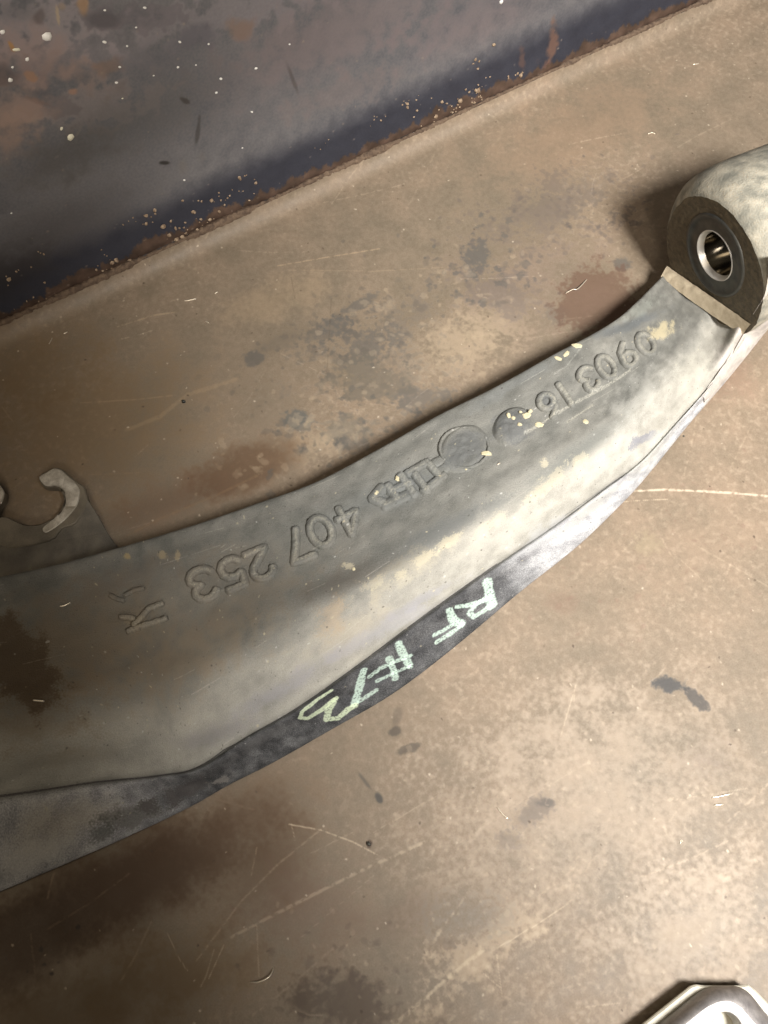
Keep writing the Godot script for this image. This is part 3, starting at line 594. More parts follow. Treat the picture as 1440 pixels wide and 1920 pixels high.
func arm_material() -> StandardMaterial3D:
	var w := 2048
	var h := 620
	var n1 := field(w, h, FastNoiseLite.TYPE_SIMPLEX_SMOOTH, 0.005, 5, 41)
	var n2 := field(w, h, FastNoiseLite.TYPE_SIMPLEX_SMOOTH, 0.022, 5, 42)
	var n3 := field(w, h, FastNoiseLite.TYPE_SIMPLEX_SMOOTH, 0.016, 4, 43, false, 3.0)
	var n4 := field(w, h, FastNoiseLite.TYPE_SIMPLEX, 0.4, 3, 44)
	var c := Canvas.new(w, h)
	c.crumb = field(w, h, FastNoiseLite.TYPE_SIMPLEX, 0.2, 4, 45)
	c.rough = blend(n2, c.crumb, 0.32)
	var groove := ROUND[11]
	var far := PackedFloat32Array()      # paler towards the eye
	var bright := PackedFloat32Array()   # the side face is paler towards the eye and at the left end
	for x in w:
		var s := float(x) / w * (ROW_COUNT - 1)
		far.append(smoothstep(7.0, 15.0, s))
		bright.append(96.0 * smoothstep(9.5, 10.9, s) + 88.0 * (1.0 - smoothstep(2.8, 5.2, s)))
	for y in h:
		var v := float(y) / h
		var side := smoothstep(groove - 0.010, groove + 0.024, v)
		var flank := smoothstep(0.50, 0.66, v) * (1.0 - side)
		for x in w:
			var i := y * w + x
			var low := (n1[i] - 128.0) / 128.0
			var mid := (n2[i] - 128.0) / 128.0
			var drag := (n3[i] - 128.0) / 128.0
			var fine := (n4[i] - 128.0) / 128.0
			var dust_light := clampf(flank * 0.60 + 0.12 + 0.13 * far[x] + (low * 0.13 + drag * 0.14 + mid * 0.09), 0.0, 1.0) * (1.0 - side)  # uneven dust, plus the light on the flank put into the tone
			var tone := fine * 16.0 + mid * 8.0
			var k := i * 3
			var r := lerpf(102.0, 178.0, dust_light)
			var g := lerpf(103.0, 175.0, dust_light)
			var b := lerpf(98.0, 164.0, dust_light)
			if side > 0.0:
				var pit := clampf(mid * 0.9 + fine * 0.8 + low * 0.4, -1.0, 1.0)
				r = lerpf(r, 74.0 + bright[x] + pit * 34.0, side)
				g = lerpf(g, 75.0 + bright[x] + pit * 34.0, side)
				b = lerpf(b, 76.0 + bright[x] + pit * 33.0, side)
			c.d[k] = clampi(int(r + tone), 0, 255)
			c.d[k + 1] = clampi(int(g + tone), 0, 255)
			c.d[k + 2] = clampi(int(b + tone), 0, 255)
	for b in [
		[440.9, 271.8, 511.4, 179.3, 3.084, 0.35, 0.95, 0.50, 122, 108, 88],
		[309.9, 254.9, 266.0, 141.2, 2.995, 0.55, 0.95, 0.70, 112, 98, 78],
		[530.4, 321.1, 303.7, 71.6, -3.136, 0.45, 0.95, 0.80, 128, 112, 90],
		[255.0, 355.3, 104.6, 92.9, -2.894, 0.45, 0.90, 0.80, 104, 92, 74],
		[236.7, 267.8, 106.1, 54.3, 1.146, 0.75, 0.40, 0.80, 74, 60, 42],
		[263.7, 330.4, 37.6, 31.7, -2.490, 0.60, 0.40, 0.80, 78, 64, 46],
		[456.2, 166.1, 270.2, 36.3, 3.107, 0.35, 0.90, 0.70, 96, 88, 78],
		[706.9, 281.0, 195.5, 49.0, -3.098, 0.35, 0.90, 0.80, 104, 94, 80],
		[668.2, 199.3, 130.9, 47.2, -3.092, 0.30, 0.90, 0.80, 104, 96, 84],
		[1021.3, 354.8, 174.0, 38.6, -3.047, 0.65, 0.90, 0.60, 80, 83, 82],
		[1272.0, 371.0, 197.1, 38.5, 3.128, 0.55, 0.90, 0.60, 90, 94, 91],
		[862.6, 327.4, 135.5, 36.8, -2.893, 0.60, 0.90, 0.60, 78, 74, 67],
		[947.5, 206.8, 218.5, 46.9, -2.982, 0.30, 0.90, 0.90, 104, 110, 110],
		[1530.6, 155.1, 189.3, 24.8, -2.853, 0.55, 0.80, 0.80, 86, 92, 96],
		[1210.4, 127.7, 138.6, 23.0, 3.102, 0.30, 0.80, 1.00, 104, 110, 112],
		[1185.7, 223.9, 48.7, 36.5, 1.191, 0.55, 0.50, 0.80, 80, 83, 85],
		[1101.8, 216.7, 51.7, 39.7, 1.128, 0.50, 0.50, 0.80, 80, 83, 84],
		[1254.5, 218.4, 36.4, 16.2, -1.922, 0.50, 0.60, 0.60, 84, 88, 90],
		[998.6, 223.8, 62.4, 46.7, -2.876, 0.45, 0.70, 0.60, 94, 99, 100],
		[977.4, 386.1, 116.6, 32.3, -2.967, 0.28, 0.80, 1.60, 190, 180, 154],
		[995.7, 384.7, 30.8, 10.8, -2.954, 0.41, 0.40, 2.00, 206, 196, 166],
		[1027.8, 381.2, 23.0, 13.2, -2.938, 0.45, 0.40, 2.00, 206, 196, 166],
		[946.9, 380.8, 19.1, 8.3, -2.906, 0.38, 0.40, 2.00, 206, 196, 166],
		[1099.1, 402.8, 38.5, 14.0, 3.122, 0.34, 0.40, 2.00, 206, 196, 166],
		[1209.0, 393.2, 43.8, 17.6, 3.059, 0.38, 0.40, 2.00, 206, 196, 166],
		[1272.0, 390.6, 22.4, 18.4, 0.836, 0.38, 0.40, 2.00, 206, 196, 166],
		[899.8, 366.5, 32.1, 10.2, -2.962, 0.30, 0.40, 2.00, 206, 196, 166],
		[880.7, 308.6, 13.0, 7.0, -2.245, 0.50, 0.40, 1.60, 206, 196, 166],
		[1212.1, 349.9, 12.5, 8.1, -1.943, 0.50, 0.40, 1.60, 206, 196, 166],
		[1348.9, 422.1, 163.9, 57.1, 2.947, 0.45, 0.90, 1.00, 186, 185, 177],
		[1099.9, 434.2, 138.5, 61.4, -3.068, 0.35, 0.90, 1.20, 184, 182, 172],
		[849.7, 421.1, 102.6, 49.4, -2.893, 0.40, 0.80, 1.20, 176, 166, 146],
		[832.5, 378.9, 39.5, 28.8, 1.887, 0.35, 0.70, 1.20, 170, 146, 116],
		[1461.6, 346.7, 139.0, 81.3, 3.126, 0.35, 0.90, 1.00, 182, 182, 174],
		[1622.7, 407.8, 103.8, 63.8, -2.872, 0.30, 0.90, 1.00, 180, 178, 164],
		[887.6, 453.2, 148.4, 22.0, -2.916, 0.50, 0.80, 0.90, 156, 157, 163],
		[723.0, 444.3, 138.1, 25.6, 3.126, 0.50, 0.90, 0.80, 140, 140, 147],
		[583.4, 453.0, 146.9, 22.5, -2.948, 0.45, 0.90, 0.80, 128, 126, 128],
		[1429.4, 444.4, 36.9, 14.6, -2.826, 0.75, 0.40, 1.60, 116, 118, 128],
		[960.3, 452.1, 85.5, 13.9, -2.918, 0.50, 0.80, 1.00, 152, 153, 160],
		[1620.6, 242.6, 70.7, 32.4, -2.716, 0.75, 0.60, 1.20, 196, 184, 148],
		[1604.2, 139.4, 141.0, 29.1, -2.939, 0.40, 0.80, 0.90, 150, 156, 146],
		[288.3, 437.7, 126.6, 23.1, 3.101, 0.30, 0.90, 0.80, 122, 116, 102],
		[279.5, 532.9, 104.2, 35.3, -3.115, 0.50, 0.90, 0.70, 160, 152, 136],
		[243.4, 560.0, 80.1, 22.3, -3.120, 0.55, 0.90, 0.60, 176, 174, 168],
		[360.8, 553.2, 64.0, 20.6, -3.138, 0.60, 0.50, 1.30, 96, 95, 90],
		[462.4, 540.9, 108.3, 18.8, 3.049, 0.60, 0.50, 1.40, 72, 68, 66],
		[317.2, 558.6, 24.3, 15.3, -3.038, 0.50, 0.50, 1.30, 76, 78, 74],
		[538.7, 554.1, 27.8, 11.7, 3.087, 0.60, 0.50, 1.50, 150, 146, 138],
		[653.8, 516.4, 82.1, 16.0, 3.020, 0.50, 0.70, 1.00, 84, 84, 84],
		[852.0, 539.8, 117.7, 14.4, 3.122, 0.40, 0.80, 1.00, 72, 75, 80],
		[1169.3, 492.7, 88.6, 36.5, 3.050, 0.60, 0.80, 1.40, 160, 162, 162],
		[1255.7, 519.4, 87.4, 26.5, -3.138, 0.70, 0.80, 0.80, 176, 176, 170],
		[1428.4, 503.5, 107.6, 79.6, 2.876, 0.70, 0.80, 0.60, 186, 186, 178],
		[1838.3, 523.1, 97.6, 67.5, 2.151, 0.95, 0.50, 0.30, 196, 188, 180],
		[1731.8, 525.5, 108.7, 94.9, 1.944, 0.95, 0.50, 0.30, 194, 188, 180],
		[1619.7, 550.5, 82.6, 44.6, 1.481, 0.90, 0.50, 0.30, 192, 186, 178],
		[436.0, 241.9, 34.9, 12.7, 3.067, 0.30, 0.70, 1.00, 150, 138, 112],
		[543.8, 144.8, 12.6, 9.3, -2.915, 0.70, 0.50, 1.20, 160, 146, 116],
		[576.7, 153.1, 11.1, 9.4, 1.697, 0.70, 0.50, 1.20, 160, 146, 116],
		[449.8, 129.9, 11.3, 5.9, -2.917, 0.80, 0.50, 0.80, 160, 144, 104],
		[314.3, 340.8, 39.2, 5.3, -2.953, 0.20, 0.70, 1.00, 140, 120, 96],
	]:
		c.patch(b, Color8(b[8], b[9], b[10]))
	for s in [
		[3.38, 0.55, 0.25, [52, 48, 52], [Vector2(207.8, 489.8), Vector2(272.2, 490.4), Vector2(323.4, 489.2), Vector2(400.7, 492.0), Vector2(506.2, 489.9)]],
		[2.02, 0.70, 0.15, [44, 44, 48], [Vector2(634.1, 492.5), Vector2(754.5, 489.2), Vector2(862.3, 489.2), Vector2(970.1, 489.2), Vector2(1087.4, 487.1)]],
		[2.32, 0.60, 0.30, [96, 96, 98], [Vector2(1214.5, 481.8), Vector2(1287.7, 485.7), Vector2(1349.5, 487.6)]],
		[2.19, 0.35, 0.50, [205, 205, 200], [Vector2(899.3, 481.6), Vector2(970.1, 489.2), Vector2(1060.9, 481.4)]],
		[5.73, 0.55, 0.45, [196, 194, 180], [Vector2(1202.0, 255.9), Vector2(1280.2, 254.8), Vector2(1410.4, 262.3), Vector2(1462.5, 267.6)]],
		[4.45, 0.40, 0.40, [180, 178, 160], [Vector2(1277.0, 289.5), Vector2(1337.2, 286.6)]],
		[3.55, 0.30, 0.50, [200, 200, 190], [Vector2(1281.8, 159.4), Vector2(1306.3, 158.5), Vector2(1359.5, 129.8)]],
		[2.69, 0.70, 0.20, [44, 42, 42], [Vector2(506.2, 489.9), Vector2(600.4, 485.4), Vector2(634.1, 492.5)]],
		[11.59, 0.15, 0.30, [150, 140, 120], [Vector2(209.7, 392.9), Vector2(293.4, 387.8), Vector2(462.0, 386.2)]],
		[7.16, 0.34, 0.42, [188, 184, 164], [Vector2(1546.2, 276.1), Vector2(1555.4, 274.4), Vector2(1562.8, 266.1), Vector2(1567.2, 252.5), Vector2(1567.3, 236.5), Vector2(1562.8, 221.2), Vector2(1554.4, 209.9), Vector2(1544.0, 204.8), Vector2(1533.9, 206.7), Vector2(1526.5, 215.3), Vector2(1523.2, 228.8), Vector2(1524.3, 244.5), Vector2(1529.2, 259.5), Vector2(1537.0, 270.7), Vector2(1546.2, 276.1)]],
		[6.61, 0.34, 0.42, [188, 184, 164], [Vector2(1479.5, 262.1), Vector2(1489.7, 260.2), Vector2(1496.1, 252.0), Vector2(1496.5, 240.0), Vector2(1490.4, 228.2), Vector2(1479.8, 220.6), Vector2(1468.2, 219.5), Vector2(1459.7, 225.1), Vector2(1456.8, 235.5), Vector2(1460.2, 247.4), Vector2(1468.6, 257.3), Vector2(1479.5, 262.1)]],
		[6.11, 0.34, 0.42, [188, 184, 164], [Vector2(1457.1, 234.3), Vector2(1459.6, 207.8), Vector2(1478.5, 191.9)]],
		[6.15, 0.34, 0.42, [188, 184, 164], [Vector2(1413.2, 250.2), Vector2(1420.5, 247.2), Vector2(1425.3, 238.2), Vector2(1426.3, 224.9), Vector2(1423.3, 210.1), Vector2(1416.8, 196.9), Vector2(1408.1, 188.0), Vector2(1399.1, 185.0), Vector2(1391.6, 188.5), Vector2(1387.2, 197.5), Vector2(1386.6, 210.3), Vector2(1389.9, 224.5), Vector2(1396.3, 237.4), Vector2(1404.6, 246.6), Vector2(1413.2, 250.2)]],
		[5.61, 0.34, 0.42, [188, 184, 164], [Vector2(1372.0, 240.5), Vector2(1368.6, 247.5), Vector2(1361.7, 251.4), Vector2(1353.1, 251.2), Vector2(1345.2, 247.0), Vector2(1340.0, 239.9), Vector2(1338.8, 231.9), Vector2(1341.9, 224.9), Vector2(1348.6, 220.9), Vector2(1346.8, 221.5), Vector2(1338.2, 218.1), Vector2(1332.0, 211.6), Vector2(1329.9, 203.6), Vector2(1332.1, 196.2), Vector2(1338.4, 191.1), Vector2(1347.2, 189.8), Vector2(1356.5, 192.6), Vector2(1363.5, 198.8)]],
		[5.89, 0.34, 0.42, [188, 184, 164], [Vector2(1281.7, 193.8), Vector2(1293.6, 254.4)]],
		[4.64, 0.34, 0.42, [188, 184, 164], [Vector2(1254.5, 232.5), Vector2(1260.3, 229.2), Vector2(1263.3, 221.1), Vector2(1262.5, 211.1), Vector2(1258.3, 202.2), Vector2(1252.1, 197.3), Vector2(1245.8, 197.9), Vector2(1241.4, 203.7), Vector2(1240.2, 213.0), Vector2(1242.6, 222.8), Vector2(1247.9, 230.1), Vector2(1254.5, 232.5)]],
		[4.98, 0.34, 0.42, [188, 184, 164], [Vector2(1263.3, 217.2), Vector2(1263.2, 241.1), Vector2(1253.6, 257.0)]],
		[4.09, 0.34, 0.42, [188, 184, 164], [Vector2(889.9, 190.2), Vector2(898.4, 251.2), Vector2(915.5, 211.2), Vector2(884.0, 208.9)]],
		[4.10, 0.34, 0.42, [188, 184, 164], [Vector2(855.7, 242.6), Vector2(862.2, 240.2), Vector2(866.8, 232.4), Vector2(868.3, 220.7), Vector2(866.6, 207.6), Vector2(861.9, 195.7), Vector2(855.1, 187.5), Vector2(847.6, 184.6), Vector2(841.0, 187.4), Vector2(836.5, 195.3), Vector2(835.1, 206.6), Vector2(836.9, 219.2), Vector2(841.7, 230.9), Vector2(848.3, 239.3), Vector2(855.7, 242.6)]],
		[3.69, 0.34, 0.42, [188, 184, 164], [Vector2(831.6, 249.0), Vector2(797.6, 246.0), Vector2(806.7, 218.0), Vector2(812.4, 189.9)]],
		[3.83, 0.34, 0.42, [188, 184, 164], [Vector2(760.3, 237.4), Vector2(758.3, 243.3), Vector2(753.2, 247.4), Vector2(746.0, 248.9), Vector2(737.9, 247.5), Vector2(730.5, 243.5), Vector2(725.5, 237.8), Vector2(723.7, 231.3), Vector2(725.8, 225.4), Vector2(753.4, 198.0), Vector2(715.5, 197.9)]],
		[4.17, 0.34, 0.42, [188, 184, 164], [Vector2(669.8, 243.6), Vector2(702.4, 244.4), Vector2(701.2, 222.9), Vector2(698.5, 222.1), Vector2(687.4, 225.6), Vector2(674.4, 223.3), Vector2(664.1, 216.1), Vector2(660.5, 206.7), Vector2(664.7, 198.3), Vector2(675.4, 193.9), Vector2(688.5, 195.2), Vector2(699.3, 201.7)]],
		[4.17, 0.34, 0.42, [188, 184, 164], [Vector2(642.4, 234.9), Vector2(637.2, 240.1), Vector2(627.8, 242.4), Vector2(616.8, 241.2), Vector2(607.0, 236.9), Vector2(601.0, 230.8), Vector2(600.7, 224.3), Vector2(606.0, 219.2), Vector2(615.5, 216.9), Vector2(613.2, 217.2), Vector2(602.0, 213.5), Vector2(594.6, 207.8), Vector2(592.9, 201.3), Vector2(597.4, 195.7), Vector2(606.9, 192.3), Vector2(618.8, 192.2), Vector2(630.2, 195.3), Vector2(638.1, 200.9)]],
		[6.18, 0.30, 0.45, [184, 180, 162], [Vector2(424.0, 254.3), Vector2(467.6, 250.3), Vector2(522.4, 248.8)]],
		[5.92, 0.30, 0.45, [184, 180, 162], [Vector2(437.5, 245.8), Vector2(483.0, 225.4), Vector2(519.6, 223.2)]],
		[4.93, 0.30, 0.45, [184, 180, 162], [Vector2(437.7, 234.9), Vector2(415.4, 228.8)]],
		[5.31, 0.30, 0.45, [184, 180, 162], [Vector2(947.5, 206.8), Vector2(962.3, 231.3)]],
		[3.65, 0.30, 0.45, [184, 180, 162], [Vector2(947.5, 206.8), Vector2(965.0, 196.9)]],
		[3.62, 0.30, 0.45, [184, 180, 162], [Vector2(961.5, 234.5), Vector2(994.9, 240.0)]],
		[5.67, 0.30, 0.45, [184, 180, 162], [Vector2(975.4, 200.1), Vector2(982.2, 236.5)]],
		[5.74, 0.30, 0.45, [184, 180, 162], [Vector2(998.2, 195.2), Vector2(1006.9, 245.7)]],
		[3.60, 0.30, 0.45, [184, 180, 162], [Vector2(975.9, 213.2), Vector2(1006.7, 219.4)]],
		[3.43, 0.30, 0.45, [184, 180, 162], [Vector2(1009.0, 198.2), Vector2(1039.7, 199.4)]],
		[5.81, 0.30, 0.45, [184, 180, 162], [Vector2(1018.1, 208.8), Vector2(1026.7, 256.1)]],
		[3.37, 0.30, 0.45, [184, 180, 162], [Vector2(1022.8, 253.8), Vector2(1057.3, 246.9)]],
		[5.82, 0.30, 0.45, [184, 180, 162], [Vector2(1042.4, 207.0), Vector2(1050.4, 238.0)]],
	]:
		c.stroke(PackedVector2Array(s[4]), s[0], s[1], s[2], Color8(s[3][0], s[3][1], s[3][2]), 0.7)
	var rr := RandomNumberGenerator.new()
	rr.seed = 23
	for k in 900:   # pits
		c.patch([rr.randf() * w, h * rr.randf_range(0.17, 0.95), rr.randf_range(0.8, 2.4), rr.randf_range(0.8, 1.8), rr.randf() * PI, rr.randf_range(0.25, 0.6), 0.5, 0.9], Color8(62, 60, 56))
	for k in 70:   # scuffs along the arm
		var q := Vector2(rr.randf() * w, h * rr.randf_range(0.18, 0.78))
		var e := q + Vector2(rr.randf_range(10, 70), rr.randf_range(-5, 5))
		c.stroke(PackedVector2Array([q, e]), rr.randf_range(0.7, 1.3), rr.randf_range(0.15, 0.4), 0.35, Color8(196, 192, 180))
	for k in 420:   # flecks of dried mud and bright nicks
		var warm := rr.randf() < 0.6
		c.patch([rr.randf() * w, h * rr.randf_range(0.17, 0.93), rr.randf_range(1.0, 3.6), rr.randf_range(0.9, 2.4), rr.randf() * PI, rr.randf_range(0.25, 0.7), 0.5, 0.9], Color8(200, 190, 158) if warm else Color8(204, 205, 200))
	# chalk: R F # 7 3, written upside down along the side face
	for s in [
		[8.69, 0.77, 0.27, [204, 230, 214], [Vector2(1060.8, 514.4), Vector2(1051.2, 537.0), Vector2(1041.8, 560.4)]],
		[4.68, 0.73, 0.30, [204, 230, 214], [Vector2(1042.8, 558.5), Vector2(1027.8, 558.7), Vector2(1015.2, 556.1), Vector2(1014.2, 543.5), Vector2(1029.3, 538.3), Vector2(1045.7, 540.6)]],
		[5.00, 0.77, 0.26, [204, 230, 214], [Vector2(1038.7, 542.0), Vector2(1022.1, 531.9), Vector2(1007.0, 519.7)]],
		[7.90, 0.77, 0.26, [204, 230, 214], [Vector2(996.1, 517.0), Vector2(992.2, 533.3), Vector2(996.9, 550.9)]],
		[4.30, 0.73, 0.30, [204, 230, 214], [Vector2(997.6, 553.0), Vector2(975.6, 552.4), Vector2(956.2, 549.3)]],
		[3.72, 0.73, 0.30, [204, 230, 214], [Vector2(986.3, 541.2), Vector2(971.4, 538.8), Vector2(959.2, 535.9)]],
		[7.22, 0.77, 0.29, [204, 230, 214], [Vector2(913.8, 508.7), Vector2(909.2, 527.9), Vector2(905.7, 552.8)]],
		[6.51, 0.73, 0.30, [204, 230, 214], [Vector2(890.4, 521.3), Vector2(884.6, 541.6), Vector2(879.0, 555.8)]],
		[4.26, 0.73, 0.30, [204, 230, 214], [Vector2(916.8, 539.8), Vector2(893.9, 531.2), Vector2(871.5, 524.8), Vector2(853.6, 526.0)]],
		[3.84, 0.68, 0.31, [204, 230, 214], [Vector2(906.8, 554.0), Vector2(879.9, 546.0), Vector2(856.8, 540.7)]],
		[6.67, 0.77, 0.26, [204, 230, 214], [Vector2(854.1, 510.2), Vector2(834.3, 530.1), Vector2(810.7, 554.9)]],
		[3.98, 0.71, 0.31, [204, 230, 214], [Vector2(810.7, 554.9), Vector2(828.2, 554.3), Vector2(847.2, 554.4)]],
		[4.69, 0.78, 0.21, [214, 230, 194], [Vector2(803.3, 505.3), Vector2(781.6, 504.1), Vector2(751.9, 508.6), Vector2(741.3, 518.5), Vector2(748.7, 527.9), Vector2(773.3, 528.1), Vector2(800.1, 523.9)]],
		[6.26, 0.77, 0.26, [214, 230, 194], [Vector2(795.8, 525.1), Vector2(780.1, 536.1), Vector2(767.4, 552.4), Vector2(779.9, 563.2), Vector2(801.0, 556.8), Vector2(810.6, 557.9)]],
	]:
		c.stroke(PackedVector2Array(s[4]), s[0], s[1], s[2], Color8(s[3][0], s[3][1], s[3][2]), 0.35)
	var m := StandardMaterial3D.new()
	m.albedo_texture = c.texture()
	m.roughness = 1.0
	m.roughness_texture = grey_texture(w, h, n2, n4, 0.5, 0.58, 0.88)
	m.metallic = 0.1
	m.heightmap_enabled = true
	m.heightmap_scale = 0.05
	m.heightmap_texture = grey_texture(w, h, n2, n4, 0.75, 0.0, 1.0)
	return m


# ---------------------------------------------------------------- mesh helpers

func as_is(u: float, v: float) -> Vector2:
	return Vector2(u, v)


func level(_p: Vector2) -> float:
	return 0.0


# a sheet of nu x nv points: at(u, v) gives the place, tex(u, v) the texture coordinate; its face looks along du x dv
func sheet(nu: int, nv: int, at: Callable, tex: Callable, flip := false) -> ArrayMesh:
	var st := SurfaceTool.new()
	st.begin(Mesh.PRIMITIVE_TRIANGLES)
	st.set_smooth_group(0)
	for i in nu:
		for j in nv:
			var u := float(i) / (nu - 1)
			var v := float(j) / (nv - 1)
			st.set_uv(tex.call(u, v))
			st.add_vertex(at.call(u, v))
	for i in nu - 1:
		for j in nv - 1:
			var a := i * nv + j
			var b := a + nv
			for k in ([a, b, a + 1, b, b + 1, a + 1] if flip else [a, a + 1, b, b, a + 1, b + 1]):
				st.add_index(k)
	st.generate_normals()
	return st.commit()


# a turned shape: pairs (distance along the axis, radius); wobble makes it uneven
func lathe(at: Vector3, axis: Vector3, profile: PackedVector2Array, segments: int, wobble := 0.0, salt := 0, flip := false, flush := false) -> ArrayMesh:
	var side := Vector3(-axis.z, 0, axis.x).normalized()
	var up := side.cross(axis)
	var n := FastNoiseLite.new()
	n.seed = salt
	n.frequency = 1.0
	var place := func(u: float, v: float) -> Vector3:
		var f := v * (profile.size() - 1)
		var k := mini(int(f), profile.size() - 2)
		var p := profile[k].lerp(profile[k + 1], f - k)
		var a := u * TAU
		if flush:   # the flare is cut away on the lower right, where the casting wall stands
			var away := absf(angle_difference(a, -0.55))
			p.y = minf(p.y, lerpf(0.0435, p.y, smoothstep(0.75, 1.25, away)))
		var grow := 1.0 + wobble * n.get_noise_3d(cos(a) * 1.6, sin(a) * 1.6, p.x * 40.0)
		var spot := at + axis * p.x + (side * cos(a) + up * sin(a)) * p.y * grow
		spot.y = maxf(spot.y, 0.0008)   # worn flat where it rests
		return spot
	return sheet(segments + 1, profile.size(), place, as_is, flip)


func tube(pts: PackedVector3Array, radius: float, sides: int, taper := true, squash := 1.0) -> ArrayMesh:
	var last := pts.size() - 1
	var place := func(u: float, v: float) -> Vector3:
		var k := int(round(u * last))
		var t := (pts[mini(k + 1, last)] - pts[maxi(k - 1, 0)]).normalized()
		var s := t.cross(Vector3.UP).normalized()
		var r := radius * (0.25 if taper and (k == 0 or k == last) else 1.0)
		return pts[k] + (s * cos(v * TAU) + s.cross(t) * sin(v * TAU) * squash) * r
	return sheet(pts.size(), sides + 1, place, as_is)


# a plate with rounded upper edges: outline seen from above (x, z), top height, thickness
func plate(outline: PackedVector2Array, top: float, thick: float, bevel: float, drop: Callable = level) -> ArrayMesh:
	var pts := outline
	if not Geometry2D.is_polygon_clockwise(pts):
		pts.reverse()
	var inner := pts.duplicate()
	var st := SurfaceTool.new()
	st.begin(Mesh.PRIMITIVE_TRIANGLES)
	st.set_smooth_group(-1)
	var n := pts.size()
	for k in n:
		var a := pts[(k + n - 1) % n]
		var b := pts[k]
		var c := pts[(k + 1) % n]
		var out := ((b - a).normalized().orthogonal() + (c - b).normalized().orthogonal()).normalized()
		if Geometry2D.is_point_in_polygon(b + out * bevel * 0.2, pts):
			out = -out
		inner[k] = b - out * bevel
	var low := func(p: Vector2) -> float: return drop.call(p)
	var tri := Geometry2D.triangulate_polygon(inner)
	for k in range(0, tri.size(), 3):
		var q := [inner[tri[k]], inner[tri[k + 1]], inner[tri[k + 2]]]
		if (q[1] - q[0]).cross(q[2] - q[0]) < 0.0:
			q = [q[0], q[2], q[1]]
		for p in q:
			st.add_vertex(Vector3(p.x, top - low.call(p), p.y))
	for k in n:
		var a := pts[k]
		var b := pts[(k + 1) % n]
		var ia := inner[k]
		var ib := inner[(k + 1) % n]
		var rings := [[ia, ib, top, a, b, top - bevel], [a, b, top - bevel, a, b, top - thick]]
		for r in rings:
			var p0 := Vector3(r[0].x, r[2] - low.call(r[0]), r[0].y)
			var p1 := Vector3(r[1].x, r[2] - low.call(r[1]), r[1].y)
			var q0 := Vector3(r[3].x, r[5] - low.call(r[3]), r[3].y)
			var q1 := Vector3(r[4].x, r[5] - low.call(r[4]), r[4].y)
			var middle := (a + b) / 2.0
			var away := (b - a).orthogonal().normalized()
			if Geometry2D.is_point_in_polygon(middle + away * bevel * 0.2, pts):
				away = -away
			var inward := (q0 - p0).cross(p1 - p0).dot(Vector3(away.x, 0.3, away.y)) < 0.0
			for p in ([p0, q0, p1, p1, q0, q1] if inward else [p0, p1, q0, p1, q1, q0]):
				st.add_vertex(p)
	st.generate_normals()
	return st.commit()


# a small lump with an uneven outline, flat side down on the surface
func lump(st: SurfaceTool, at: Vector3, n: Vector3, r: Vector3, turn: float) -> void:
	var t := n.cross(Vector3(0.31, 0.2, 0.93)).normalized().rotated(n, turn)
	var b := n.cross(t)
	var sides := 7
	var ring := []
	for lvl in 2:
		var row := []
		for k in sides:
			var a := TAU * k / sides
			var g := rng.randf_range(0.8, 1.2) * (1.0 if lvl == 0 else 0.68)
			row.append(at + t * cos(a) * r.x * g + b * sin(a) * r.y * g + n * (r.z * (0.75 if lvl == 1 else -0.15)))
		ring.append(row)
	var top := at + n * r.z
	for k in sides:
		var l := (k + 1) % sides
		for p in [ring[0][k], ring[1][k], ring[0][l], ring[0][l], ring[1][k], ring[1][l], ring[1][k], top, ring[1][l]]:
			st.add_vertex(p)


# ---------------------------------------------------------------- the tray

func on_floor(a: float, b: float) -> Vector3:   # a along the seam, b away from it, both along the sheet
	var start := Vector3(SEAM_START.x, 0, SEAM_START.z)
	var arc := BEND_RADIUS * BEND_ANGLE
	var reach := BEND_RADIUS * sin(BEND_ANGLE)
	if b >= arc:
		return start + ALONG * a + OUT * (b - arc + reach)
	var t := (arc - b) / BEND_RADIUS
	return start + ALONG * a + OUT * (reach - BEND_RADIUS * sin(t)) + Vector3.UP * BEND_RADIUS * (1.0 - cos(t))


func on_wall(u: float, v: float) -> Vector3:
	return SEAM_START + ALONG * u + WALL_UP * v - OUT * 0.0025


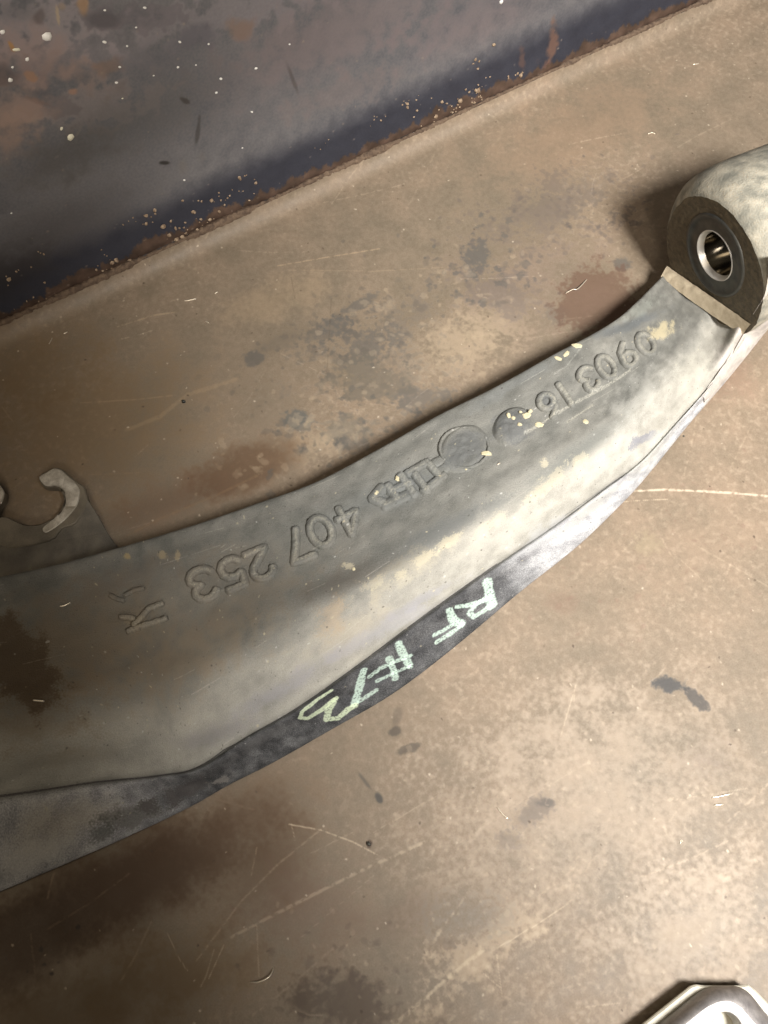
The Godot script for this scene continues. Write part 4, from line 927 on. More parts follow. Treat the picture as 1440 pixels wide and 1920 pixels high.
func build_tray() -> void:
	var wave := FastNoiseLite.new()
	wave.seed = 9
	wave.frequency = 6.0
	var arc := BEND_RADIUS * BEND_ANGLE
	var rows := PackedFloat32Array()
	for k in 13:
		rows.append(arc * k / 12.0)
	for k in 40:
		rows.append(arc + (FLOOR_DEPTH - arc) * (k + 1) / 40.0)
	var place := func(u: float, v: float) -> Vector3:
		var b := rows[int(round(v * (rows.size() - 1)))]
		var p := on_floor(u * TRAY_LENGTH, b)
		return p + Vector3.UP * wave.get_noise_2d(p.x, p.z) * 0.0006 * smoothstep(0.02, 0.08, b)
	var tex := func(u: float, v: float) -> Vector2:
		return Vector2(u, rows[int(round(v * (rows.size() - 1)))] / FLOOR_DEPTH)
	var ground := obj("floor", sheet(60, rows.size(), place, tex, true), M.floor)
	tag(ground, "rusty brown steel tray floor, scratched and oil-stained, with shade painted in beside the arm", "", "", "structure")

	var stand := func(u: float, v: float) -> Vector3:
		var p := on_wall(u * TRAY_LENGTH, v * WALL_HEIGHT)
		return p + OUT * wave.get_noise_2d(u * 0.7, v * 0.4) * 0.0012
	var back := obj("wall", sheet(70, 20, stand, func(u: float, v: float) -> Vector2: return Vector2(u, v), false), M.wall)
	tag(back, "dark blue-grey steel tray wall with white paint drops and rust patches", "", "", "structure")

	# rusty crust along the seam, ragged on top
	var ragged := FastNoiseLite.new()
	ragged.seed = 14
	ragged.frequency = 60.0
	ragged.fractal_octaves = 4
	var crust := func(u: float, v: float) -> Vector3:
		var a := u * TRAY_LENGTH
		var r := 0.0007 + 0.0022 * maxf(0.0, ragged.get_noise_1d(a * 0.25) + 0.15) + 0.0012 * absf(ragged.get_noise_1d(a * 1.7 + 9.0)) + 0.0007 * ragged.get_noise_2d(a * 4.0, v * 0.05)
		var t := lerpf(-0.5, PI + 0.3, v)
		return SEAM_START + ALONG * a - OUT * 0.0012 + (OUT * cos(t) * 1.1 + WALL_UP * sin(t) * 1.1) * r
	obj("rust_crust", sheet(900, 7, crust, as_is, false), M.crust, back)

	# grit caught by the foot of the wall
	var st := SurfaceTool.new()
	st.begin(Mesh.PRIMITIVE_TRIANGLES)
	st.set_smooth_group(0)
	var nest := Vector2(0.3, 0.01)
	for k in 190:
		if k % 6 == 0:   # grit gathers in little clusters
			nest = Vector2(rng.randf_range(0.28, 0.70) if k < 240 else rng.randf_range(0.3, 0.95), 0.003 + pow(rng.randf(), 2.0) * 0.032)
		var u := nest.x + rng.randfn() * 0.006
		var v := maxf(0.001, nest.y + rng.randfn() * 0.004)
		var s := rng.randf_range(0.0003, 0.0009) if rng.randf() < 0.8 else rng.randf_range(0.0009, 0.0017)
		lump(st, on_wall(u, v), OUT, Vector3(s, s * rng.randf_range(0.6, 1.3), s * 0.9), rng.randf() * TAU)
	st.generate_normals()
	tag(obj("grit", st.commit(), M.grit, back), "", "", "", "stuff")

	# drops of white paint
	for p in [
		[0.3940, 0.1580, 0.00262, 0.00269, 0.28, 0],
		[0.3769, 0.1578, 0.00094, 0.00232, 0.35, 1],
		[0.3740, 0.1687, 0.00144, 0.00136, 0.15, 0],
		[0.3803, 0.1509, 0.00123, 0.00101, 0.26, 0],
		[0.3716, 0.1499, 0.00071, 0.00081, 0.45, 0],
		[0.3680, 0.1440, 0.00137, 0.00132, 0.45, 0],
		[0.4215, 0.1438, 0.00082, 0.00149, 0.06, 0],
		[0.4324, 0.1371, 0.00060, 0.00076, 0.10, 0],
		[0.4477, 0.1532, 0.00072, 0.00117, 0.03, 0],
		[0.4269, 0.1598, 0.00057, 0.00092, 0.22, 0],
		[0.4250, 0.1276, 0.00073, 0.00098, 0.01, 0],
		[0.4205, 0.1199, 0.00086, 0.00127, 0.23, 0],
		[0.4208, 0.1096, 0.00094, 0.00123, 0.32, 1],
		[0.4257, 0.1084, 0.00076, 0.00102, 0.14, 0],
		[0.4418, 0.1151, 0.00070, 0.00103, 0.34, 0],
		[0.4565, 0.1142, 0.00097, 0.00105, 0.30, 0],
		[0.4615, 0.1277, 0.00076, 0.00117, 0.01, 0],
		[0.4774, 0.1199, 0.00066, 0.00083, 0.28, 0],
		[0.4671, 0.1111, 0.00066, 0.00084, 0.13, 0],
		[0.4797, 0.0967, 0.00083, 0.00119, 0.21, 0],
		[0.4749, 0.0895, 0.00076, 0.00096, 0.14, 0],
		[0.5024, 0.0940, 0.00085, 0.00115, 0.35, 0],
		[0.4941, 0.0675, 0.00074, 0.00102, 0.22, 0],
		[0.4829, 0.0462, 0.00076, 0.00096, 0.08, 0],
		[0.3827, 0.1070, 0.00192, 0.00138, 0.27, 1],
		[0.3856, 0.1002, 0.00260, 0.00264, 0.39, 1],
		[0.3923, 0.1035, 0.00104, 0.00155, 0.15, 0],
		[0.4411, 0.0416, 0.00073, 0.00092, 0.11, 0],
		[0.3727, 0.0785, 0.00063, 0.00079, 0.19, 0],
		[0.4252, 0.0796, 0.00067, 0.00084, 0.47, 0],
		[0.4049, 0.0855, 0.00058, 0.00074, 0.49, 0],
		[0.3376, 0.0699, 0.00110, 0.00126, 0.34, 0],
		[0.4402, 0.1449, 0.00054, 0.00069, 0.45, 0],
		[0.6771, 0.0685, 0.00180, 0.00156, 0.42, 0],
		[0.4612, 0.1534, 0.00091, 0.00070, 0.19, 0],
		[0.5260, 0.1000, 0.00058, 0.00075, 0.05, 0],
	]:
		var dt := SurfaceTool.new()
		dt.begin(Mesh.PRIMITIVE_TRIANGLES)
		dt.set_smooth_group(0)
		lump(dt, on_wall(p[0], p[1]), OUT, Vector3(p[2], p[3], minf(p[2], p[3]) * 0.5), p[4])
		dt.generate_normals()
		obj("paint_drop", dt.commit(), M.paint if p[5] == 0 else M.paint_warm, back)


# ---------------------------------------------------------------- the suspension arm

func section(s: float) -> PackedVector3Array:
	var i := clampi(int(s), 0, ROW_COUNT - 2)
	var f := s - i
	var out := PackedVector3Array()
	out.resize(PROFILE_COUNT)
	var r0 := maxi(i - 1, 0) * PROFILE_COUNT
	var r1 := i * PROFILE_COUNT
	var r2 := r1 + PROFILE_COUNT
	var r3 := mini(i + 2, ROW_COUNT - 1) * PROFILE_COUNT
	for k in PROFILE_COUNT:
		out[k] = ROWS[r1 + k].cubic_interpolate(ROWS[r2 + k], ROWS[r0 + k], ROWS[r3 + k], f)
	return out


func round_section(row: PackedVector3Array, v: float) -> Vector3:
	var k := 0
	while k < PROFILE_COUNT - 2 and ROUND[k + 1] <= v:
		k += 1
	var a := maxi(k - 1, 0)
	var b := mini(k + 2, PROFILE_COUNT - 1)
	var span := ROUND[k + 1] - ROUND[k]
	return row[k].cubic_interpolate_in_time(row[k + 1], row[a], row[b], (v - ROUND[k]) / span, span, ROUND[a] - ROUND[k], ROUND[b] - ROUND[k]) * 0.001


func on_arm(s: float, v: float) -> Vector3:
	return round_section(section(s), v)


func arm_piece(s0: float, s1: float, ns: int, v0: float, v1: float, nv: int) -> ArrayMesh:
	var rough := FastNoiseLite.new()
	rough.seed = 3
	rough.frequency = 55.0
	rough.fractal_octaves = 4
	var rows := []
	for i in ns:
		rows.append(section(lerpf(s0, s1, float(i) / (ns - 1))))
	var place := func(u: float, v: float) -> Vector3:
		var p := round_section(rows[int(round(u * (ns - 1)))], lerpf(v0, v1, v))
		var n := rough.get_noise_3dv(p)
		return p + Vector3(0, 0.75, 0.3) * n * 0.0007
	var tex := func(u: float, v: float) -> Vector2:
		return Vector2(lerpf(s0, s1, u) / (ROW_COUNT - 1), lerpf(v0, v1, v))
	return sheet(ns, nv, place, tex, true)


# raised cast strokes: points on the arm (station, place round the section), half width and height in metres
func cast_stroke(st: SurfaceTool, pts: Array, half: float, high: float, salt: int) -> void:
	var line: Array[Vector2] = []
	for k in pts.size() - 1:
		var a: Vector2 = pts[k]
		var b: Vector2 = pts[k + 1]
		var long := on_arm(a.x, a.y).distance_to(on_arm(b.x, b.y))
		var steps := maxi(1, int(long / 0.0008))
		for j in steps:
			line.append(a.lerp(b, float(j) / steps))
	line.append(pts[-1])
	var n := FastNoiseLite.new()
	n.seed = salt
	n.frequency = 400.0
	var caps := 4
	var base := 0
	var across := [-1.0, -0.93, -0.72, -0.4, 0.0, 0.4, 0.72, 0.93, 1.0]
	var lift := [-0.25, 0.2, 0.8, 1.0, 1.0, 1.0, 0.8, 0.2, -0.25]
	var rings: Array[PackedVector3Array] = []
	var texs: Array[PackedVector2Array] = []
	for k in range(-caps, line.size() + caps):
		var i := clampi(k, 0, line.size() - 1)
		var q := line[i]
		var row := section(q.x)
		var p := round_section(row, q.y)
		var ds := (on_arm(q.x + 0.02, q.y) - p) / 0.02
		var dv := (round_section(row, q.y + 0.004) - p) / 0.004
		var normal := ds.cross(dv).normalized()
		if normal.y < 0.0:
			normal = -normal
		var before := line[maxi(i - 2, 0)]
		var after := line[mini(i + 2, line.size() - 1)]
		var t := (ds * (after.x - before.x) + dv * (after.y - before.y)).normalized()
		var side := normal.cross(t).normalized()
		var beyond := 0.0
		if k < 0:
			beyond = float(k) / caps
		elif k >= line.size():
			beyond = float(k - line.size() + 1) / caps
		var wide := sqrt(maxf(0.0, 1.0 - beyond * beyond))
		var ring := PackedVector3Array()
		var tex := PackedVector2Array()
		for j in 9:
			var off: Vector3 = t * (beyond * half) + side * (across[j] * half * (0.05 + 0.95 * wide))
			# the offset in the arm's own coordinates
			var m00 := ds.dot(ds)
			var m01 := ds.dot(dv)
			var m11 := dv.dot(dv)
			var e0 := off.dot(ds)
			var e1 := off.dot(dv)
			var det := m00 * m11 - m01 * m01
			var at := q + Vector2((e0 * m11 - e1 * m01) / det, (e1 * m00 - e0 * m01) / det)
			var foot := on_arm(at.x, at.y)
			var h: float = lift[j] * high * (0.85 + 0.3 * n.get_noise_3dv(foot))
			if absf(beyond) > 0.7:
				h = minf(h, high * (1.0 - absf(beyond)) * 1.4 - 0.0002)
			ring.append(foot + normal * h)
			tex.append(Vector2(at.x / (ROW_COUNT - 1), at.y))
		rings.append(ring)
		texs.append(tex)
	for k in rings.size() - 1:
		for j in 8:
			for c in [[k, j], [k, j + 1], [k + 1, j], [k + 1, j], [k, j + 1], [k + 1, j + 1]]:
				st.set_uv(texs[c[0]][c[1]])
				st.add_vertex(rings[c[0]][c[1]])


func cast_mark(called: String, strokes: Array, half: float, high: float, arm: Node3D, salt: int) -> void:
	var st := SurfaceTool.new()
	st.begin(Mesh.PRIMITIVE_TRIANGLES)
	st.set_smooth_group(0)
	for s in strokes:
		cast_stroke(st, s, half, high, salt)
	st.generate_normals()
	obj(called, st.commit(), M.arm, arm)


# a raised round boss on the arm
func cast_disc(called: String, at: Vector2, rx: float, ry: float, high: float, dome: float, arm: Node3D, salt: int) -> void:
	var row := section(at.x)
	var p := round_section(row, at.y)
	var ds := (on_arm(at.x + 0.02, at.y) - p) / 0.02
	var dv := (round_section(row, at.y + 0.004) - p) / 0.004
	var normal := ds.cross(dv).normalized()
	if normal.y < 0.0:
		normal = -normal
	var n := FastNoiseLite.new()
	n.seed = salt
	n.frequency = 160.0
	n.fractal_octaves = 3
	var place := func(u: float, v: float) -> Vector3:
		var a := u * TAU
		var q := at + Vector2(cos(a) * rx * v / ds.length(), sin(a) * ry * v / dv.length())
		var foot := on_arm(q.x, q.y)
		var h := high * smoothstep(1.0, 0.8, v) + dome * (1.0 - v * v) - 0.0003
		h += (n.get_noise_3dv(foot) * 0.0006 + 0.0003) * smoothstep(1.0, 0.85, v)
		return foot + normal * h
	var tex := func(u: float, v: float) -> Vector2:
		var a := u * TAU
		return Vector2((at.x + cos(a) * rx * v / ds.length()) / (ROW_COUNT - 1), at.y + sin(a) * ry * v / dv.length())
	obj(called, sheet(49, 20, place, tex, false), M.arm, arm)


func build_arm() -> void:
	var arm := Node3D.new()
	arm.name = numbered("suspension_arm")
	add_child(arm)
	tag(arm, "curved grey forged steel arm with raised numbers, chalk writing and a bushed eye", "suspension arm")
	var last := float(ROW_COUNT - 1)
	obj("beam", arm_piece(0.0, last, 520, 0.0, ROUND[11], 110), M.arm, arm)
	obj("side_face", arm_piece(0.0, last, 520, ROUND[11], 1.0, 40), M.arm, arm)

	# raised writing
	var salt := 100
	for g in [
		["raised_digit", 0.00244, 0.00230, [[Vector2(14.3456, 0.4487), Vector2(14.4333, 0.4459), Vector2(14.5052, 0.4315), Vector2(14.5474, 0.4084), Vector2(14.5489, 0.3809), Vector2(14.5058, 0.3549), Vector2(14.4246, 0.3356), Vector2(14.3233, 0.3269), Vector2(14.2261, 0.3303), Vector2(14.1549, 0.3450), Vector2(14.1231, 0.3680), Vector2(14.1337, 0.3950), Vector2(14.1819, 0.4204), Vector2(14.2569, 0.4396), Vector2(14.3456, 0.4487)]]],
		["raised_digit", 0.00244, 0.00230, [[Vector2(13.7286, 0.4263), Vector2(13.8268, 0.4230), Vector2(13.8883, 0.4090), Vector2(13.8917, 0.3885), Vector2(13.8329, 0.3683), Vector2(13.7300, 0.3553), Vector2(13.6186, 0.3534), Vector2(13.5367, 0.3630), Vector2(13.5093, 0.3807), Vector2(13.5424, 0.4011), Vector2(13.6237, 0.4180), Vector2(13.7286, 0.4263)], [Vector2(13.5120, 0.3787), Vector2(13.5346, 0.3334), Vector2(13.7173, 0.3061)]]],
		["raised_digit", 0.00244, 0.00230, [[Vector2(13.1141, 0.4067), Vector2(13.1851, 0.4017), Vector2(13.2304, 0.3864), Vector2(13.2402, 0.3635), Vector2(13.2109, 0.3382), Vector2(13.1473, 0.3157), Vector2(13.0628, 0.3004), Vector2(12.9760, 0.2953), Vector2(12.9038, 0.3012), Vector2(12.8611, 0.3167), Vector2(12.8560, 0.3385), Vector2(12.8885, 0.3628), Vector2(12.9512, 0.3849), Vector2(13.0311, 0.4006), Vector2(13.1141, 0.4067)]]],
		["raised_digit", 0.00244, 0.00230, [[Vector2(12.7376, 0.3900), Vector2(12.7053, 0.4019), Vector2(12.6385, 0.4085), Vector2(12.5558, 0.4081), Vector2(12.4796, 0.4009), Vector2(12.4292, 0.3889), Vector2(12.4172, 0.3750), Vector2(12.4464, 0.3631), Vector2(12.5104, 0.3563), Vector2(12.4940, 0.3573), Vector2(12.4100, 0.3515), Vector2(12.3506, 0.3404), Vector2(12.3294, 0.3268), Vector2(12.3510, 0.3140), Vector2(12.4111, 0.3054), Vector2(12.4964, 0.3031), Vector2(12.5855, 0.3079), Vector2(12.6540, 0.3186)]]],
		["raised_digit", 0.00244, 0.00230, [[Vector2(11.8878, 0.3096), Vector2(12.0046, 0.4133)]]],
		["raised_digit", 0.00244, 0.00230, [[Vector2(11.6387, 0.3756), Vector2(11.6945, 0.3699), Vector2(11.7235, 0.3562), Vector2(11.7159, 0.3390), Vector2(11.6749, 0.3238), Vector2(11.6146, 0.3154), Vector2(11.5542, 0.3164), Vector2(11.5119, 0.3264), Vector2(11.5005, 0.3422), Vector2(11.5236, 0.3589), Vector2(11.5749, 0.3715), Vector2(11.6387, 0.3756)], [Vector2(11.7234, 0.3495), Vector2(11.7232, 0.3902), Vector2(11.6307, 0.4174)]]],
		["raised_digit", 0.00264, 0.00230, [[Vector2(8.2503, 0.3038), Vector2(8.3341, 0.4081), Vector2(8.4985, 0.3396), Vector2(8.1938, 0.3359)]]],
		["raised_digit", 0.00264, 0.00230, [[Vector2(7.9404, 0.3942), Vector2(8.0036, 0.3901), Vector2(8.0472, 0.3767), Vector2(8.0623, 0.3567), Vector2(8.0455, 0.3342), Vector2(7.9997, 0.3140), Vector2(7.9339, 0.2999), Vector2(7.8615, 0.2949), Vector2(7.7973, 0.2998), Vector2(7.7542, 0.3133), Vector2(7.7407, 0.3326), Vector2(7.7591, 0.3542), Vector2(7.8052, 0.3741), Vector2(7.8698, 0.3885), Vector2(7.9404, 0.3942)]]],
		["raised_digit", 0.00264, 0.00230, [[Vector2(7.7229, 0.4046), Vector2(7.3956, 0.3994), Vector2(7.4820, 0.3516), Vector2(7.5363, 0.3035)]]],
		["raised_digit", 0.00264, 0.00230, [[Vector2(7.0611, 0.3843), Vector2(7.0419, 0.3945), Vector2(6.9932, 0.4015), Vector2(6.9233, 0.4040), Vector2(6.8453, 0.4016), Vector2(6.7744, 0.3948), Vector2(6.7252, 0.3850), Vector2(6.7084, 0.3739), Vector2(6.7277, 0.3638), Vector2(6.9938, 0.3170), Vector2(6.6278, 0.3168)]]],
		["raised_digit", 0.00264, 0.00230, [[Vector2(6.2102, 0.3953), Vector2(6.5247, 0.3966), Vector2(6.5122, 0.3599), Vector2(6.4856, 0.3585), Vector2(6.3788, 0.3646), Vector2(6.2531, 0.3607), Vector2(6.1542, 0.3484), Vector2(6.1185, 0.3322), Vector2(6.1593, 0.3178), Vector2(6.2621, 0.3104), Vector2(6.3887, 0.3125), Vector2(6.4926, 0.3237)]]],
		["raised_digit", 0.00264, 0.00230, [[Vector2(5.9700, 0.3806), Vector2(5.9196, 0.3895), Vector2(5.8292, 0.3935), Vector2(5.7225, 0.3914), Vector2(5.6277, 0.3841), Vector2(5.5705, 0.3736), Vector2(5.5669, 0.3625), Vector2(5.6181, 0.3539), Vector2(5.7097, 0.3498), Vector2(5.6871, 0.3503), Vector2(5.5794, 0.3441), Vector2(5.5075, 0.3343), Vector2(5.4909, 0.3232), Vector2(5.5341, 0.3136), Vector2(5.6255, 0.3079), Vector2(5.7408, 0.3076), Vector2(5.8504, 0.3129), Vector2(5.9265, 0.3225)]]],
		["raised_ring", 0.00112, 0.00200, [[Vector2(10.5497, 0.3927), Vector2(10.5032, 0.4117), Vector2(10.4313, 0.4245), Vector2(10.3407, 0.4301), Vector2(10.2395, 0.4281), Vector2(10.1362, 0.4186), Vector2(10.0398, 0.4026), Vector2(9.9587, 0.3815), Vector2(9.9000, 0.3574), Vector2(9.8684, 0.3328), Vector2(9.8662, 0.3096), Vector2(9.8937, 0.2896), Vector2(9.9492, 0.2742), Vector2(10.0287, 0.2650), Vector2(10.1259, 0.2627), Vector2(10.2321, 0.2677), Vector2(10.3372, 0.2796), Vector2(10.4310, 0.2974), Vector2(10.5045, 0.3195), Vector2(10.5509, 0.3442), Vector2(10.5663, 0.3694), Vector2(10.5497, 0.3927)]]],
		["raised_letter", 0.00185, 0.00260, [[Vector2(3.9334, 0.4101), Vector2(4.3377, 0.4037), Vector2(4.8465, 0.4013)], [Vector2(4.0587, 0.3964), Vector2(4.4811, 0.3636), Vector2(4.8206, 0.3600)], [Vector2(4.0609, 0.3788), Vector2(3.8541, 0.3690)]]],
		["raised_tick", 0.00145, 0.00180, [[Vector2(3.7309, 0.3046), Vector2(3.8377, 0.3188), Vector2(3.9299, 0.3250)], [Vector2(3.9985, 0.3130), Vector2(4.1959, 0.3061), Vector2(4.4105, 0.3076)]]],
		["raised_letter", 0.00363, 0.00180, [[Vector2(8.7905, 0.3336), Vector2(8.9274, 0.3730)], [Vector2(8.7905, 0.3336), Vector2(8.9529, 0.3176)], [Vector2(8.9203, 0.3782), Vector2(9.2297, 0.3871)]]],
		["raised_letter", 0.00314, 0.00200, [[Vector2(9.0487, 0.3228), Vector2(9.1120, 0.3815)], [Vector2(9.2607, 0.3148), Vector2(9.3413, 0.3963)], [Vector2(9.0535, 0.3439), Vector2(9.3400, 0.3538)]]],
		["raised_letter", 0.00281, 0.00220, [[Vector2(9.3612, 0.3197), Vector2(9.6456, 0.3217)], [Vector2(9.4449, 0.3367), Vector2(9.5246, 0.4130)], [Vector2(9.4885, 0.4093), Vector2(9.8090, 0.3982)], [Vector2(9.6704, 0.3339), Vector2(9.7447, 0.3838)]]],
		["raised_tail", 0.00330, 0.00160, [[Vector2(9.7693, 0.3405), Vector2(9.9336, 0.3437)], [Vector2(9.7865, 0.3774), Vector2(9.9275, 0.3730)]]],
	]:
		salt += 1
		cast_mark(g[0], g[3], g[1], g[2], arm, salt)
	for g in [
		[10.209, 0.3457, 0.01650, 0.01440, 0.0014, 0.0006],
		[11.003, 0.3592, 0.01320, 0.01116, 0.0012, 0.0024],
	]:
		salt += 1
		cast_disc("raised_disc", Vector2(g[0], g[1]), g[2], g[3], g[4], g[5], arm, salt)

	# flakes of old yellow paint or dried mud standing on the casting
	for g in [
		[10.988, 0.3219, 0.00181, 0.00132, 0.0036],
		[11.041, 0.3412, 0.00148, 0.00119, 0.0036],
		[11.169, 0.3345, 0.00115, 0.00099, 0.0036],
		[11.240, 0.3596, 0.00297, 0.00198, 0.003],
		[11.092, 0.3796, 0.00148, 0.00132, 0.0036],
		[11.314, 0.3522, 0.00198, 0.00132, 0.003],
		[11.385, 0.4112, 0.00198, 0.00264, 0.0],
		[10.486, 0.4112, 0.00181, 0.00313, 0.002],
		[10.128, 0.4158, 0.00198, 0.00132, 0.0008],
		[12.028, 0.2069, 0.00264, 0.00165, 0.0],
		[12.220, 0.2081, 0.00297, 0.00165, 0.0],
		[12.515, 0.1974, 0.00330, 0.00165, 0.0],
		[8.856, 0.3245, 0.00165, 0.00264, 0.001],
		[9.201, 0.3162, 0.00198, 0.00132, 0.001],
		[12.165, 0.5087, 0.00165, 0.00198, 0],
		[8.220, 0.5141, 0.00132, 0.00112, 0],
	]:
		var p := on_arm(g[0], g[1])
		var up := (on_arm(g[0] + 0.03, g[1]) - p).cross(on_arm(g[0], g[1] + 0.01) - p).normalized()
		if up.y < 0.0:
			up = -up
		var ft := SurfaceTool.new()
		ft.begin(Mesh.PRIMITIVE_TRIANGLES)
		ft.set_smooth_group(-1)
		lump(ft, p + up * g[4], up, Vector3(g[2], g[3], 0.0006), g[0] * 7.0)
		ft.generate_normals()
		obj("paint_flake", ft.commit(), M.flake, arm)

	# the eye
	var R := BOSS_RADIUS
	var shell := PackedVector2Array([Vector2(0.0, R * 0.97), Vector2(0.0005, R), Vector2(0.002, R + 0.0022), Vector2(0.006, R + 0.0062), Vector2(0.012, R + 0.0092),
		Vector2(0.022, R + 0.0108), Vector2(0.035, R + 0.0105), Vector2(0.07, R + 0.009), Vector2(0.09, R + 0.006), Vector2(0.094, R * 0.9), Vector2(0.094, 0.02)])
	var eye := obj("eye", lathe(BOSS_CENTRE, BOSS_AXIS, shell, 96, 0.022, 6, true, true), M.boss, arm)
	var rim_noise := FastNoiseLite.new()
	rim_noise.seed = 6
	rim_noise.frequency = 1.0
	var side_way := Vector3(-BOSS_AXIS.z, 0, BOSS_AXIS.x)
	var face := func(u: float, v: float) -> Vector3:   # from the uneven rim in to the bush, which is off centre
		var way := side_way * cos(u * TAU) + Vector3.UP * sin(u * TAU)
		var r := R * 0.985 * (1.0 + 0.022 * rim_noise.get_noise_3d(cos(u * TAU) * 1.6, sin(u * TAU) * 1.6, 0.0)) + 0.0007 * rim_noise.get_noise_2d(u * 40.0, 3.0)
		var p := (BOSS_CENTRE + way * r).lerp(BUSH_CENTRE + way * 0.0245, v)
		return p - BOSS_AXIS * (0.0003 + 0.0005 * sin(v * 9.0) * rim_noise.get_noise_2d(u * 6.0, v * 9.0))
	obj("machined_face", sheet(121, 14, face, as_is), M.face, eye)
	obj("bushing_ring", lathe(BUSH_CENTRE, BOSS_AXIS, PackedVector2Array([Vector2(0.002, 0.0262), Vector2(-0.0006, 0.0258), Vector2(-0.0012, 0.0248), Vector2(-0.0012, 0.0236), Vector2(-0.0002, 0.0228),
		Vector2(-0.0004, 0.019), Vector2(-0.0004, 0.0157)]), 80), M.ring, eye)
	obj("chamfer", lathe(BUSH_CENTRE, BOSS_AXIS, PackedVector2Array([Vector2(-0.0004, 0.0157), Vector2(-0.0010, 0.0154), Vector2(-0.0006, 0.0151), Vector2(0.0026, 0.0134)]), 72), M.chamfer, eye)
	obj("bore", lathe(BUSH_CENTRE, BOSS_AXIS, PackedVector2Array([Vector2(0.0026, 0.0134), Vector2(0.0029, 0.0132),
		Vector2(0.02, 0.0132), Vector2(0.0202, 0.0118), Vector2(0.0232, 0.0118), Vector2(0.0234, 0.0132), Vector2(0.093, 0.0132), Vector2(0.093, 0.001)]), 72), M.bore, eye)
	# the ledge where the machined face cuts into the arm
	var front_edge := PackedVector3Array([
		Vector3(0.17557, 0.0165, -0.15595),
		Vector3(0.18156, 0.019, -0.14628),
		Vector3(0.18867, 0.0222, -0.13505),
		Vector3(0.19858, 0.027, -0.12054),
		Vector3(0.20604, 0.0315, -0.10928),
		Vector3(0.21317, 0.0358, -0.09952),
	])
	var across := Vector3(-BOSS_AXIS.z, 0, BOSS_AXIS.x)
	var grain := FastNoiseLite.new()
	grain.frequency = 120.0
	var shelf := func(u: float, v: float) -> Vector3:
		var f := u * (front_edge.size() - 1)
		var i := mini(int(f), front_edge.size() - 2)
		var a := front_edge[i].lerp(front_edge[i + 1], f - i)
		var b := BOSS_CENTRE + across * lerpf(-0.0315, 0.0410, u) + BOSS_AXIS * -0.0008
		b.y = lerpf(0.0172, 0.0460, u)
		var p := a.lerp(b, v) + Vector3.UP * 0.0022 * sin(v * 2.6)
		return p + Vector3.UP * grain.get_noise_3dv(p) * 0.0007
	obj("ledge", sheet(60, 9, shelf, as_is, true), M.lip, arm)
	# the wall of the casting that the cutter left standing beside the face
	var rib_in := PackedVector3Array([
		Vector3(0.19105, 0.01650, -0.06889), Vector3(0.19474, 0.01950, -0.07449), Vector3(0.19936, 0.02550, -0.07969), Vector3(0.20610, 0.03050, -0.08916), Vector3(0.21340, 0.03376, -0.10090), Vector3(0.21335, 0.05476, -0.10098), Vector3(0.21344, 0.07135, -0.10081), Vector3(0.21174, 0.08453, -0.10401), Vector3(0.20885, 0.09604, -0.10944)
	])
	var rib_out := PackedVector3Array([
		Vector3(0.19330, 0.00800, -0.06721), Vector3(0.19936, 0.01000, -0.07348), Vector3(0.20784, 0.01350, -0.08188), Vector3(0.21875, 0.01900, -0.09356), Vector3(0.23151, 0.02600, -0.10805), Vector3(0.23907, 0.03200, -0.11625), Vector3(0.24640, 0.04000, -0.12406), Vector3(0.24945, 0.04800, -0.13168), Vector3(0.25020, 0.05600, -0.14106)
	])
	var rib := func(u: float, v: float) -> Vector3:
		var f := u * (rib_in.size() - 1)
		var i := mini(int(f), rib_in.size() - 2)
		var k0 := maxi(i - 1, 0)
		var k3 := mini(i + 2, rib_in.size() - 1)
		var a := rib_in[i].cubic_interpolate(rib_in[i + 1], rib_in[k0], rib_in[k3], f - i)
		var b := rib_out[i].cubic_interpolate(rib_out[i + 1], rib_out[k0], rib_out[k3], f - i)
		var p := a.lerp(b, v) + Vector3(0.3, 0.8, 0.4) * 0.0016 * sin(v * PI)
		var radial := p - BOSS_CENTRE - BOSS_AXIS * (p - BOSS_CENTRE).dot(BOSS_AXIS)
		p += radial.normalized() * 0.0042 * sin(v * PI) * smoothstep(0.35, 0.6, u)
		return p + Vector3(0.6, 0.5, 0.5) * grain.get_noise_3dv(p * 2.0) * 0.0006
	obj("cut_rib", sheet(80, 10, rib, as_is, true), M.rib, arm)


# ---------------------------------------------------------------- the other things

